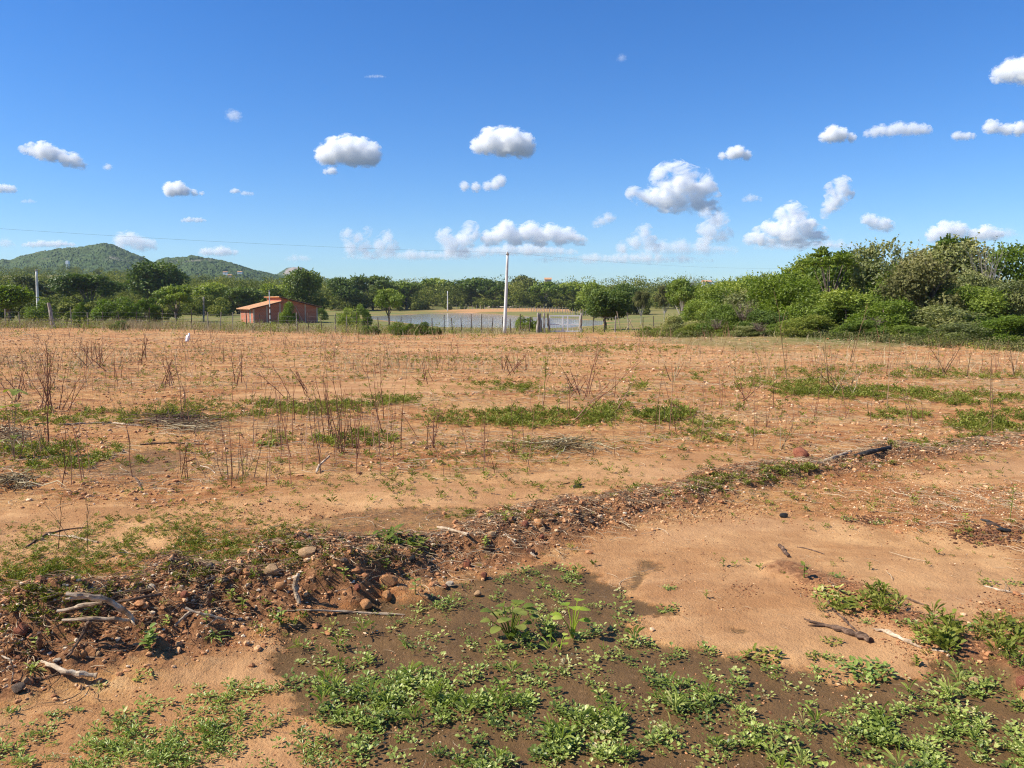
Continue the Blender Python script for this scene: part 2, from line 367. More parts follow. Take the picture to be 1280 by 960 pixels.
# ground
def ground_mat():
    m, nt, out = mat('red_earth'); g = NT(nt)
    p = g.pos()
    z = g.n('ShaderNodeAttribute', attribute_name='zone'); sz = g.n('ShaderNodeSeparateColor'); g.l(z.outputs['Color'], sz.inputs[0])
    wet, sand, berm = sz.outputs[0], sz.outputs[1], sz.outputs[2]
    grass = g.attr('grass'); track = g.attr('track')
    n1 = g.noise(p, .45, 5, .6); n2 = g.noise(p, 3.2, 6, .62); n3 = g.noise(p, 22, 6, .7); n4 = g.noise(p, 90, 4, .7)
    eg = g.math('ADD', g.mapr(n3, .3, .7, -.34, .34), g.mapr(n4, .3, .7, -.16, .16))
    wet = g.mapr(g.math('ADD', wet, eg), .25, .85); berm = g.mapr(g.math('ADD', berm, eg), .22, .74); sand = g.mapr(g.math('ADD', sand, eg), .18, .82); grass = g.mapr(g.math('ADD', grass, eg), .2, .8)
    stre = g.noise(g.scaled(p, (.25, 1.6, 1)), 1.4, 5, .6)
    red = g.ramp(n2, [(.30, (.23, .086, .030)), (.50, (.40, .170, .060)), (.68, (.55, .285, .108))])
    red = g.mix(g.mapr(stre, .42, .66, 0, .75), red, (.57, .315, .12))
    red = g.mix(g.mapr(n1, .52, .70, 0, .7), red, (.34, .12, .038))
    red = g.mix(g.mapr(g.noise(g.scaled(p, (.6, 1.4, 1)), .38, 6, .68), .50, .66, 0, .6), red, (.56, .375, .17))
    red = g.mix(track, red, (.58, .31, .135))
    n5 = g.noise(g.scaled(p, (.55, 1.5, 1)), 9, 7, .78); red = g.mix(g.mapr(n5, .53, .62, 0, .62), red, (.60, .39, .19)); red = g.mix(g.mapr(n5, .40, .47, .62, 0), red, (.20, .074, .030))
    fl = g.mapr(n4, .60, .66, 0, .55); red = g.mix(fl, red, (.56, .42, .27))      # straw and grit flecks
    fd = g.mapr(n3, .32, .40, .75, 0); red = g.mix(fd, red, (.14, .058, .032))
    sn = g.ramp(n2, [(.3, (.38, .195, .078)), (.5, (.52, .285, .120)), (.72, (.65, .385, .17))])
    sn = g.mix(g.mapr(n1, .38, .6, .5, 0), sn, (.40, .215, .110))
    n6 = g.noise(g.scaled(p, (.5, 1.3, 1)), 1.1, 6, .66, .6); sn = g.mix(g.mapr(n6, .45, .60, 0, .75), sn, (.34, .160, .062))
    sn = g.mix(g.mapr(n4, .61, .67, 0, .5), sn, (.24, .11, .05)); sn = g.mix(g.mapr(n3, .62, .70, 0, .5), sn, (.30, .15, .07))
    br = g.ramp(g.noise(p, 30, 6, .7), [(.3, (.11, .050, .022)), (.5, (.27, .125, .055)), (.7, (.48, .24, .11))])
    mud = g.ramp(n2, [(.3, (.100, .055, .020)), (.6, (.160, .088, .033)), (.8, (.25, .138, .055))])
    mud = g.mix(g.mapr(n3, .56, .66, 0, .4), mud, (.22, .125, .06)); mud = g.mix(g.mapr(n4, .62, .68, 0, .55), mud, (.28, .18, .10))
    gr = g.ramp(n2, [(.3, (.12, .105, .030)), (.5, (.25, .185, .066)), (.7, (.42, .27, .12))])
    gr = g.mix(g.mapr(g.noise(p, .09, 4), .52, .72), gr, g.ramp(n3, [(.3, (.055, .085, .018)), (.7, (.13, .17, .04))]))
    n8 = g.noise(p, 260, 3, .7); sn = g.mix(g.mapr(n8, .60, .68, 0, .55), sn, (.22, .10, .04)); sn = g.mix(g.mapr(n8, .40, .33, 0, .35), sn, (.72, .50, .26))
    spx = g.n('ShaderNodeSeparateXYZ'); g.l(p, spx.inputs[0]); gr = g.mix(g.math('MULTIPLY', g.mapr(spx.outputs[1], 84, 110, 0, .8), g.mapr(g.noise(p, .16, 4), .35, .6)), gr, (.13, .165, .045))
    c = g.mix(sand, red, sn)
    c = g.mix(grass, c, gr)
    c = g.mix(berm, c, br)
    c = g.mix(wet, c, mud)
    rough = g.mapr(wet, 0, 1, .92, .72)
    h = g.math('ADD', g.math('ADD', g.math('MULTIPLY', n3, 1.), g.math('MULTIPLY', n4, .55)), g.math('MULTIPLY', n8, .15))
    st = g.math('SUBTRACT', 1., g.math('MULTIPLY', g.math('MAXIMUM', sand, wet), .32))
    b = g.n('ShaderNodeBump'); b.inputs['Distance'].default_value = .03; g.l(g.math('MULTIPLY', st, .9), b.inputs['Strength']); g.l(h, b.inputs['Height'])
    g.l(g.pr(c, rough, b.outputs[0], g.mapr(wet, 0, 1, .12, .2)).outputs[0], out.inputs[0])
    return m
M['ground'] = ground_mat()

# ------------------------------------------------------------------ the ground sheet
def geo(a, b, r):
    L = [a]
    while L[-1] < b: L.append(L[-1] + r * (L[-1] + 1))
    return L
ys = np.array([-400, -150, -60, -25, -10, -5, -3, -1.5, -.5, .3, .8] + geo(1.1, 30, .0058)[:-1] + geo(30, 400, .0105)[:-1] + geo(400, 3400, .03))
uf = np.linspace(-.92, .92, 560); uo = np.array([.96, 1.02, 1.1, 1.25, 1.5, 2.0, 3.0, 5.0, 8.0])
us = np.concatenate([-uo[::-1], uf, uo])
YY = np.repeat(ys[:, None], len(us), 1); XX = us[None] * (np.maximum(YY, 0) + 1.4)
XX = np.where(YY < 0, us[None] * (1.4 - YY), XX)
xf, yf = XX.ravel(), YY.ravel()
MK = masks(xf, yf)
zf = H(xf, yf, True, MK)
wet, sand, bm, bm2, dn, hh = MK
bm_all = np.clip(bm * (.25 + 1.1 * (1 - ss(.0, .45, hh < .05) * .5)) , 0, 1)
bm_all = np.clip(np.maximum(bm * (.72 + .25 * ss(.08, .15, hh)), bm2 * .8), 0, 1)
uu = xf / (np.maximum(yf, 0) + 6)
grass = ss(56, 74, yf + 9 * fbm(xf / 9, yf / 9, 3, 60) - 4 * ss(.0, .1, uu) * (uu < .16))
thk = ss(.12, .20, uu + .03 * fbm(xf / 5, yf / 5, 2, 61)) * ss(29.5, 33.5, yf + 3 * fbm(xf / 3, yf / 3, 3, 62) - 7.5 * ss(.26, .13, uu) - 0)
grass = np.maximum(grass, thk)
pdist = poly_dist(xf, yf, POND)
bank = np.exp(-(np.hypot((xf - 4) / 30, (yf - 261) / 15)) ** 2 * 1.1) * 1.5
shore = (1 - ss(.5, 3.5, pdist + 3 * fbm(xf / 8, yf / 8, 2, 64)))
grass = np.clip(grass * (1 - np.clip(bank, 0, 1)) * (1 - .8 * shore), 0, 1)
sandf = np.clip(sand + np.clip(bank, 0, 1) * (yf > 200) + shore * .7 * (yf > 80), 0, 1)
track = ss(.16, .42, fbm(xf / 7, yf / 1.6, 3, 66)) * ss(12, 20, yf) * (yf < 75) * .8
zone = np.stack([wet, sandf, bm_all, np.ones_like(wet)], 1)
nr, nc = YY.shape
ii = np.arange(nr - 1)[:, None] * nc + np.arange(nc - 1)[None]
Fq = np.stack([ii, ii + 1, ii + nc + 1, ii + nc], -1).reshape(-1, 4)
g_me = mesh_np('ground', np.stack([xf, yf, zf], 1), Fq, True, {'zone': zone, 'grass': grass, 'track': track}, [M['ground']])
tag(link('ground', g_me), 'bare red earth field with damp mud hollow and smooth sandy patches', kind='structure')


ZG = zf.reshape(nr, nc)
def Hq(x, y):
    """height of the finished ground sheet"""
    x = np.atleast_1d(np.asarray(x, float)); y = np.atleast_1d(np.asarray(y, float))
    r = np.interp(y, ys, np.arange(nr)); c = np.interp(x / (np.abs(y) + 1.4), us, np.arange(nc))
    r0 = np.minimum(r.astype(int), nr - 2); c0 = np.minimum(c.astype(int), nc - 2); r = r - r0; c = c - c0
    return (ZG[r0, c0] * (1 - c) + ZG[r0, c0 + 1] * c) * (1 - r) + (ZG[r0 + 1, c0] * (1 - c) + ZG[r0 + 1, c0 + 1] * c) * r
def gp(X, Y):
    """ground points (N,3) seen at photo pixels"""
    X = np.atleast_1d(np.asarray(X, float)); Y = np.atleast_1d(np.asarray(Y, float)); dx, dy, dz = ray(X, Y); n = len(X)
    t = np.geomspace(1.3, 600, 260); lo = np.zeros(n); hi = np.zeros(n)
    for a in range(0, n, 4000):
        b = slice(a, a + 4000); T_ = t[None]; z = Hq((dx[b, None] * T_).ravel(), (dy[b, None] * T_).ravel()).reshape(-1, len(t)); k = (CAMH + dz[b, None] * T_ < z); k[:, -1] = True
        f = np.maximum(k.argmax(1), 1); hi[b] = t[f]; lo[b] = t[f - 1]
    for _ in range(9):
        m = (lo + hi) / 2; k = CAMH + dz * m < Hq(dx * m, dy * m); hi = np.where(k, m, hi); lo = np.where(k, lo, m)
    x, y = dx * hi, dy * hi
    return np.stack([x, y, Hq(x, y)], 1)
# pond water
m, nt, out = mat('pond_water'); g = NT(nt)
pr = g.pr((.50, .485, .44), .07, g.bump(g.noise(g.scaled(g.pos(), (1., .8, 1)), 1.8, 4, .6), .32, .13), .6)
g.l(pr.outputs[0], out.inputs[0]); M['water'] = m
wm = bmesh.new(); vs = [wm.verts.new((float(cx), float(cy), -1.72)) for cx, cy in (POND + (POND - POND.mean(0)) / (np.linalg.norm(POND - POND.mean(0), axis=1)[:, None]) * 6)]
wm.faces.new(vs); bmesh.ops.triangulate(wm, faces=wm.faces[:]); me = bpy.data.meshes.new('water'); wm.to_mesh(me); me.materials.append(M['water'])
tag(link('pond_water', me), 'muddy pond water reflecting the sky beyond the post fence', kind='structure')

# ------------------------------------------------------------------ hills
def hills():
    g_y = np.concatenate([np.arange(620, 2300, 5.5), np.arange(2300, 3300, 12)]); uu_ = np.linspace(-.80, .02, 620)
    Yh = np.repeat(g_y[:, None], len(uu_), 1); Xh = uu_[None] * Yh
    bs0 = base(Xh.ravel(), Yh.ravel()).reshape(Xh.shape)
    Xp = 640 + uu_[None] * FPX * .995 + 0 * Yh
    def ridge(d0, pts, sy, w=1.9):
        P = np.array(pts, float); top = np.interp(Xp, P[:, 0], P[:, 1]); hgt = CAMH + d0 * (378 - top) / FPX - bs0 - 3
        return np.maximum(hgt, 0) * np.exp(-(np.abs(Yh - d0) / sy) ** w)
    Z = np.maximum.reduce([ridge(1480, [(-400, 332), (-120, 336), (-40, 332), (0, 329), (14, 324), (22, 326), (34, 321), (60, 313.5), (84, 310.5), (106, 310), (122, 308), (140, 305.5), (152, 308), (170, 315), (188, 322), (205, 331), (240, 345), (280, 372), (300, 378)], 300),
                           ridge(1330, [(-400, 378), (120, 378), (150, 366), (185, 338), (205, 324), (216, 320.5), (232, 320), (246, 318.5), (262, 322), (282, 325), (300, 330), (330, 338), (352, 343), (400, 349), (470, 356), (640, 362)], 260),
                           ridge(2450, [(-400, 378), (320, 378), (342, 346), (352, 340), (362, 334), (371, 331.5), (380, 333), (391, 339), (400, 345), (430, 350), (480, 378)], 220),
                           ridge(900, [(-400, 352), (0, 352), (200, 354), (400, 358), (640, 362)], 240)])
    Z = Z + 5 * (fbm(Xh / 70, Yh / 110, 4, 5) - .1) * ss(5, 40, Z)
    bs = base(Xh.ravel(), Yh.ravel()).reshape(Xh.shape)
    edge = ss(620, 760, Yh) * ss(.01, -.06, Xh / Yh)
    Z = np.maximum(Z, 0) * edge
    rock = ss(.09, .20, fbm(Xh / 26, Yh / 60, 4, 33)) * ss(30, 52, Z) * ss(.05, .12, vn(Xh / 120, Yh / 120, 8) + .1)
    rock = np.maximum(rock, ss(20, 12, np.hypot(Xh - (370 - 640) / FPX * 2430, (Yh - 2400) / 6)) * ss(60, 80, Z))
    cx, cy = Xh / 7.5, Yh / 9
    can = np.abs(vn(cx, cy, 51)) * 2 + np.abs(vn(cx * 2.1, cy * 2.1, 52))
    Z = Z + bs - 3 + 4.5 * (1.1 - can) * (1 - rock) * edge
    V = np.stack([Xh, Yh, Z], -1).reshape(-1, 3); nr, nc = Xh.shape
    ii = np.arange(nr - 1)[:, None] * nc + np.arange(nc - 1)[None]
    m, nt, out = mat('scrub_hill'); g = NT(nt); p = g.pos()
    c = g.ramp(g.noise(p, .05, 6, .7), [(.30, (.018, .042, .008)), (.5, (.046, .084, .016)), (.7, (.10, .125, .030))])
    c = g.mix(g.mapr(g.noise(p, .006, 3), .4, .62, 0, .55), c, (.06, .092, .022))
    rk = g.ramp(g.noise(p, .08, 5), [(.35, (.17, .13, .10)), (.7, (.42, .35, .28))])
    c = g.mix(g.attr('rock'), c, rk)
    g.l(g.pr(c, .9, g.bump(g.noise(p, .14, 4, .7), 1., 4.)).outputs[0], out.inputs[0])
    me = mesh_np('hills', V, np.stack([ii, ii + 1, ii + nc + 1, ii + nc], -1).reshape(-1, 4), False, {'rock': rock.ravel()}, [m])
    tag(link('hills', me), 'low scrub covered hills with pale rock outcrops behind the trees', kind='structure')
    return Xh, Yh, Z, uu_
HILL = hills()

# ------------------------------------------------------------------ foliage
LEAFQ = np.array([[0, 0, 0], [.34, .5, .05], [0, 1, 0], [-.34, .5, .05]]); LEAFQ[:, 1] -= .5
def leaves(acc, P, size, tone, up=.35, out_dir=None, aspect=1.0, droop=0.):
    """rhombic leaf faces centred at P with random orientation"""
    n = len(P); size = np.broadcast_to(size, (n,))
    nrm = RNG.normal(size=(n, 3)); nrm /= np.linalg.norm(nrm, axis=1)[:, None]; nrm[:, 2] += up
    if out_dir is not None: nrm += .7 * out_dir
    nrm /= np.linalg.norm(nrm, axis=1)[:, None]
    a = RNG.normal(size=(n, 3)); a[:, 2] -= droop; a -= (a * nrm).sum(1)[:, None] * nrm; a /= np.linalg.norm(a, axis=1)[:, None]
    b = np.cross(nrm, a)
    L = size[:, None, None]
    V = P[:, None] + L * (LEAFQ[None, :, 1:2] * a[:, None] + aspect * LEAFQ[None, :, 0:1] * b[:, None] + LEAFQ[None, :, 2:3] * nrm[:, None])
    acc.add(V.reshape(-1, 3), np.arange(n * 4).reshape(n, 4), np.repeat(tone, 4))
def crown_points(blobs, n, shell=.72):
    """points through the outer part of each blob; weights by surface"""
    c = np.array([b[:3] for b in blobs]); r = np.array([b[3] for b in blobs]); fl = np.array([b[4] if len(b) > 4 else .8 for b in blobs])
    w = r ** 2; w /= w.sum(); k = RNG.choice(len(blobs), n, p=w)
    d = RNG.normal(size=(n, 3)); d[:, 2] += .25; d /= np.linalg.norm(d, axis=1)[:, None]
    rr = r[k] * (shell + (1.06 - shell) * RNG.random(n) ** .7) * (1 + .22 * (RNG.random(n) - .5))
    P = c[k] + d * rr[:, None] * np.stack([np.ones(n), np.ones(n), fl[k]], 1)
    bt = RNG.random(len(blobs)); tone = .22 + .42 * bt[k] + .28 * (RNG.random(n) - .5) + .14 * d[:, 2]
    return P, d, np.clip(tone, 0, 1), k
def make_crown(name, blobs, n, leaf, mat_, shoots=40, shoot_len=.5, up=.35, aspect=1., droop=0., feather=False):
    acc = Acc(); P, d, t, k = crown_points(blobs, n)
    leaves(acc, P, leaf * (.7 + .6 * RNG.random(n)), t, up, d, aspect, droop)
    # leafy shoots that stick out of the outline
    sel = RNG.choice(n, min(shoots, n), replace=False)
    for i in sel:
        q = 9 if not feather else 16; L = shoot_len * (.5 + RNG.random()); dd = d[i] + np.array([0, 0, .5]) + .4 * RNG.normal(size=3); dd /= np.linalg.norm(dd)
        tt = np.linspace(.0, 1, q)[:, None]; pts = P[i] + dd * L * tt + .05 * L * RNG.normal(size=(q, 3)) - np.array([0, 0, droop * .5]) * (tt * L) ** 2
        leaves(acc, pts, leaf * .9, np.full(q, min(1, t[i] + .12)), up, None, aspect)
    return acc.mesh(name, [mat_], False)
def limbs(acc, base_r, height, ends, lean=(0, 0), fork=.4, sides=6):
    """trunk from ground to fork, limbs to each end point"""
    fk = np.array([lean[0] * fork, lean[1] * fork, height * fork])
    z = np.linspace(0, 1, 5)[:, None]; P = z * fk + .04 * height * (RNG.random((5, 3)) - .5) * z * (1 - z) * 4
    add_tube(acc, P, base_r * (1.25 - .5 * z[:, 0] ** .6), sides + 2, jit=.15)
    for e in ends:
        e = np.array(e, float); t = np.linspace(0, 1, 5)[:, None]
        mid = (fk + e) / 2 + np.array([0, 0, -.06 * height]) + .05 * height * (RNG.random(3) - .5)
        Q = (1 - t) ** 2 * fk + 2 * t * (1 - t) * mid + t ** 2 * e
        add_tube(acc, Q, base_r * .62 * (1 - .8 * t[:, 0]), sides, jit=.1)
def proto_tree(style, seed, n, leaf, name):
    """unit tree 1 high; returns crown blobs + trunk mesh accumulators"""
    rs = np.random.RandomState(seed); blobs = []; tk = Acc()
    if style == 'round':
        for i in range(16):
            a = rs.rand() * 6.28; rr = .30 * math.sqrt(rs.rand()); z = .42 + .38 * rs.rand(); q = 1 - abs(z - .58) * 1.3
            blobs.append((rr * math.cos(a) * q * 1.15, rr * math.sin(a) * q * 1.15, z, .15 + .07 * rs.rand(), .85))
        limbs(tk, .028, 1, [b[:3] for b in blobs[:7]], fork=.28)
    elif style == 'umbrella':
        for i in range(15):
            a = rs.rand() * 6.28; rr = .46 * math.sqrt(rs.rand()); z = .80 - .9 * rr * rr + .06 * rs.randn()
            blobs.append((rr * math.cos(a), rr * math.sin(a), z, .12 + .07 * rs.rand(), .55))
        for i in range(5):
            a = rs.rand() * 6.28; blobs.append((.3 * math.cos(a), .3 * math.sin(a), .50 + .08 * rs.rand(), .11, .6))
        limbs(tk, .024, 1, [b[:3] for b in blobs[:9]], fork=.22, lean=(.1 * rs.randn(), 0))
    elif style == 'bush':
        for i in range(16):
            a = rs.rand() * 6.28; rr = .44 * math.sqrt(rs.rand()); z = .12 + .62 * rs.rand() * (1 - (rr / .5) ** 2 * .8)
            blobs.append((rr * math.cos(a), rr * math.sin(a), z, .15 + .1 * rs.rand(), .85))
        for k in range(4):
            e = blobs[k]; add_tube(tk, [(0.02 * k, 0, 0), (e[0] * .4, e[1] * .4, e[2] * .5), e[:3]], [.02, .014, .006], 5)
    elif style == 'dome':
        for i in range(22):
            a = rs.rand() * 6.28; el = math.asin(rs.rand() * .98); q = .40
            blobs.append((q * math.cos(a) * math.cos(el), q * math.sin(a) * math.cos(el), .06 + .70 * math.sin(el), .17 + .08 * rs.rand(), .8))
        for k in range(4):
            e = blobs[k]; add_tube(tk, [(0.02 * k, 0, 0), (e[0] * .4, e[1] * .4, e[2] * .5), e[:3]], [.022, .014, .006], 5)
    return blobs, tk
PROTO = {}; SKIRT = []
def get_proto(style, v, res, droop=0., aspect=1.):
    """cached unit meshes.  res: 'near' (35-60 m), 'mid' (60-150 m), 'far'"""
    key = (style, v, res, droop)
    if key not in PROTO:
        n, leaf, sh, sl = {'near': (13000, .036, 420, .10), 'mid': (6000, .046, 140, .09), 'far': (2300, .072, 50, .08)}[res]
        blobs, tk = proto_tree(style, 100 + v * 7 + len(style), n, leaf, style)
        cm = make_crown('crown', blobs, n, leaf, M['leaf_mid'], sh, sl, aspect=aspect, droop=droop)
        PROTO[key] = (cm, tk.mesh('trunk', [M['bark']], True))
    return PROTO[key]
def plant_tree(name, X, d, topY, wpx, style, v, res, leafm, label, cat, group=None, trunk='bark', baseY=None, squash=1., droop=0., depth=None):
    """stands on the ground at column X and distance d; top at pixel row topY, width wpx pixels"""
    p = at(X, d); x, y = p[0], p[1]; z = float(Hq(x, y)[0])
    h = zY(topY, d) - z; w = wpx / FPX * d
    cm, tm = get_proto(style, v, res, droop)
    sxy = w / {'round': .86, 'umbrella': 1.12, 'bush': 1.08, 'dome': 1.05}[style]
    sz = h / {'round': .97, 'umbrella': .97, 'bush': .90, 'dome': .97}[style]
    if d >= 160 and name == 'tree': SKIRT.append((X, d, h, wpx))
    root = empty(name, (x, y, z - .05), label, cat, group, RNG.random() * 6.28)
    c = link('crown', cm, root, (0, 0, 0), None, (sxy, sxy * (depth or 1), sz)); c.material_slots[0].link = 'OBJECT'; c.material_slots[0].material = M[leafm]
    t = link('trunk', tm, root, (0, 0, 0), None, (sxy, sxy, sz)); t.material_slots[0].link = 'OBJECT'; t.material_slots[0].material = M[trunk]
    return root

G1 = 'trees and bushes beyond the field fence'
T = plant_tree
T('tree', 12, 90, 352, 58, 'round', 0, 'mid', 'leaf_light', 'bright green tree cut by the left edge of the view', 'tree', G1)
T('tree', 112, 165, 341, 84, 'umbrella', 0, 'mid', 'leaf_dark', 'broad dark green tree between the thin white pole and the bright round bush', 'tree', G1)
T('bush', 146, 108, 361, 50, 'bush', 0, 'mid', 'leaf_light', 'bright yellow green rounded bush below the broad dark tree', 'bush', G1)
T('tree', 199, 215, 322, 72, 'round', 1, 'mid', 'leaf_dark', 'tallest dark tree, its crown against the hill and sky', 'tree', G1)
T('tree', 222, 118, 353, 56, 'umbrella', 1, 'mid', 'leaf_mid', 'flat topped green tree in front of the tallest dark tree', 'tree', G1, 'bark')
T('tree', 184, 96, 373, 30, 'umbrella', 2, 'mid', 'leaf_light', 'small thin light green tree beside the bright rounded bush', 'tree', G1)
T('tree', 258, 190, 350, 52, 'round', 2, 'mid', 'leaf_mid', 'mid green tree just left of the brick house, farther back', 'tree', G1)
T('tree', 300, 205, 357, 56, 'round', 0, 'mid', 'leaf_dark', 'low dark tree behind the left end of the brick house', 'tree', G1)
T('bush', 52, 98, 370, 30, 'bush', 1, 'mid', 'leaf_light', 'light green bush around the foot of the thin white pole', 'bush', G1)
T('tree', 40, 190, 345, 64, 'umbrella', 2, 'mid', 'leaf_olive', 'olive green tree behind the thin white pole', 'tree', G1)
T('sapling', 101, 70, 376, 17, 'bush', 2, 'mid', 'leaf_light', 'slender leafy sapling right of the leaning pale fence post', 'sapling', G1)
T('bush', 361, 100, 374, 23, 'bush', 3, 'mid', 'leaf_light', 'light green bush growing against the shaded brick wall', 'bush', G1)
T('tree', 380, 185, 333, 47, 'round', 3, 'mid', 'leaf_dark', 'dark round tree with pale trunk rising behind the brick house', 'tree', G1, 'pale_bark')
T('tree', 340, 240, 352, 50, 'round', 1, 'mid', 'leaf_mid', 'mid green tree directly above the brick house roof', 'tree', G1)
T('bush', 402, 138, 383, 15, 'dome', 0, 'mid', 'leaf_mid', 'small clipped looking round bush at the right end of the brick house', 'bush', G1)
T('bush', 434, 90, 380, 26, 'bush', 1, 'mid', 'leaf_mid', 'left half of the pair of bushes left of the pond', 'bush', G1)
T('bush', 452, 93, 379, 24, 'bush', 2, 'mid', 'leaf_mid', 'right half of the pair of bushes left of the pond', 'bush', G1)
T('tree', 486, 112, 359, 46, 'umbrella', 0, 'mid', 'leaf_mid', 'flat crowned tree standing at the left end of the pond', 'tree', G1)
T('tree', 434, 262, 344, 50, 'round', 2, 'mid', 'leaf_dark', 'dark tree in the shade row, nearest to the tree with pale trunk', 'tree', G1)
T('tree', 466, 270, 341, 58, 'umbrella', 1, 'mid', 'leaf_dark', 'wide dark tree behind the flat crowned pond tree', 'tree', G1)
T('tree', 508, 280, 350, 44, 'round', 0, 'far', 'leaf_mid', 'mid green tree half hidden behind the flat crowned tree by the pond', 'tree', G1)
T('tree', 545, 330, 346, 50, 'round', 1, 'far', 'leaf_mid', 'round tree on the far bank above the open water', 'tree', G1)
T('tree', 590, 320, 345, 54, 'round', 3, 'far', 'leaf_dark', 'dark tree on the far bank above the pale boulders', 'tree', G1)
T('tree', 618, 305, 350, 44, 'umbrella', 2, 'far', 'leaf_dark', 'dark spreading tree just left of the tall white pole', 'tree', G1)
T('tree', 650, 320, 341, 40, 'round', 2, 'far', 'leaf_olive', 'olive tree with thin pale top just right of the tall white pole', 'tree', G1)
T('tree', 681, 290, 351, 46, 'umbrella', 0, 'far', 'leaf_mid', 'spreading green tree with leaning pale trunk above the gate', 'tree', G1, 'pale_bark')
T('tree', 716, 300, 350, 40, 'round', 3, 'far', 'leaf_mid', 'green tree between the leaning trunk tree and the dark leafy tree', 'tree', G1)
T('tree', 744, 200, 350, 52, 'dome', 1, 'mid', 'leaf_mid', 'pale green domed tree rising behind the dark leafy tree', 'tree', G1)
T('tree', 756, 79, 358, 58, 'round', 1, 'near', 'leaf_dark', 'dark leafy tree right of the white gate', 'tree', G1)
T('tree', 787, 190, 352, 44, 'round', 2, 'mid', 'leaf_dark', 'dark tree between the dark leafy tree and the thin topped tree', 'tree', G1)
T('bush', 656, 73, 388, 22, 'bush', 0, 'mid', 'leaf_light', 'light green rounded bush by the fence right of the tall white pole', 'bush', G1)
T('bush', 671, 76, 397, 14, 'bush', 3, 'mid', 'leaf_mid', 'low bush squeezed against the gate post', 'bush', G1)
T('tree', 801, 112, 360, 22, 'umbrella', 1, 'mid', 'leaf_dry', 'pale straw coloured tree between two green ones', 'tree', G1, 'pale_bark')
T('tree', 830, 120, 358, 24, 'umbrella', 2, 'mid', 'leaf_dry', 'second pale straw coloured tree, the one nearer the thicket', 'tree', G1, 'pale_bark')
T('tree', 852, 76, 347, 62, 'umbrella', 0, 'near', 'leaf_mid', 'tree with forked pale trunk at the left end of the thicket', 'tree', G1, 'pale_bark')

G2 = 'bushes of the thicket on the right'
for i, (X, top, w_, lb) in enumerate(((462, 402, 26, 'low leafy weed clump by the fence under the pair of bushes'), (497, 399, 22, 'first of four tall leafy weeds in front of the pond, from the left'), (512, 403, 20, 'second of four tall leafy weeds in front of the pond'), (527, 400, 20, 'third of four tall leafy weeds in front of the pond'), (543, 405, 18, 'fourth of four tall leafy weeds in front of the pond'), (150, 398, 22, 'leafy weed clump on the field edge right of the slender sapling'))):
    T('weed_bush', X, 60 - i % 2 * 2, top, w_, 'bush', i % 4, 'mid', 'leaf_light', lb, 'weed', 'leafy weeds along the fence')
def B(X, d, top, w, style, v, lm, label, droop=0., depth=None, squash=1., cat='bush', name='bush', trunk='bark'):
    T(name, X, d, top, w, style, v, 'near', lm, label, cat, G2, trunk, droop=droop, depth=depth)
B(815, 57, 405, 30, 'bush', 0, 'leaf_weed', 'lowest bush at the left foot of the thicket')
B(848, 53, 390, 52, 'bush', 1, 'leaf_olive', 'low olive bush under the tree with forked pale trunk')
B(878, 56, 372, 54, 'dome', 0, 'leaf_mid', 'rounded green bush right of the forked pale trunk')
B(905, 64, 346, 70, 'dome', 1, 'leaf_mid', 'green bush with red roofed house peeping over it')
B(925, 80, 338, 66, 'dome', 2, 'leaf_mid', 'dark bush on the thicket skyline left of its darkest crown')
B(962, 84, 337, 56, 'dome', 0, 'leaf_dark', 'darkest crown on the thicket skyline, left of the feathery tree')
B(930, 49, 360, 78, 'dome', 3, 'leaf_olive', 'olive vine covered dome in the left half of the thicket')
B(903, 46, 378, 60, 'bush', 2, 'leaf_mid', 'mid green bush in front of the olive dome')
B(975, 45, 334, 84, 'dome', 1, 'leaf_light', 'bright green bush behind the tall leaning dry stem')
B(1010, 52, 314, 90, 'round', 2, 'leaf_mid', 'green tree forming the left shoulder of the thicket', cat='tree', name='tree', )
B(958, 41, 384, 70, 'bush', 3, 'leaf_dark', 'dark low bush behind the tall leaning dry stem')
B(1046, 48, 304, 96, 'dome', 2, 'leaf_mid', 'large green bush on the left shoulder of the thicket')
B(1018, 42, 362, 74, 'dome', 0, 'leaf_mid', 'dark green bush below the left shoulder of the thicket')
B(1092, 46, 297, 104, 'dome', 3, 'leaf_olive', 'tall olive bush left of the dry vine mound')
B(1060, 39, 358, 92, 'dome', 1, 'leaf_mid', 'green bush with deep shade below it, middle of the thicket')
B(1180, 50, 294, 120, 'dome', 1, 'leaf_olive', 'high olive bush behind the dry vine mound')
B(1152, 40, 312, 112, 'dome', 0, 'leaf_dry', 'big mound of dry grey brown vines in the thicket', droop=1.2)
B(1108, 37, 368, 84, 'bush', 1, 'leaf_light', 'bright green bush at the foot of the dry vine mound')
B(1176, 36.5, 376, 96, 'dome', 2, 'leaf_olive', 'low olive bush under the right side of the dry vine mound', droop=.8)
B(1262, 48, 300, 110, 'dome', 3, 'leaf_light', 'fresh green bush on the skyline at the right edge of the view')
B(1218, 44, 330, 74, 'dome', 2, 'leaf_olive', 'olive bush with bare twigs between the vine mound and the right edge')
B(1262, 39, 346, 84, 'dome', 1, 'leaf_olive', 'yellowish vine covered bush at the right edge of the view', droop=.8)
B(1330, 46, 310, 110, 'dome', 0, 'leaf_mid', 'thicket bush cut off by the right edge of the view')
B(1232, 35, 384, 84, 'bush', 0, 'leaf_mid', 'leafy green bush low at the right edge of the thicket')
B(1012, 37.5, 392, 70, 'bush', 2, 'leaf_weed', 'leafy weed bush at the thicket foot left of the burnt log')
B(1150, 35.5, 408, 50, 'bush', 3, 'leaf_weed', 'small leafy bush at the thicket foot, middle')
B(1290, 35, 400, 70, 'bush', 1, 'leaf_weed', 'small leafy bush at the thicket foot, right edge')

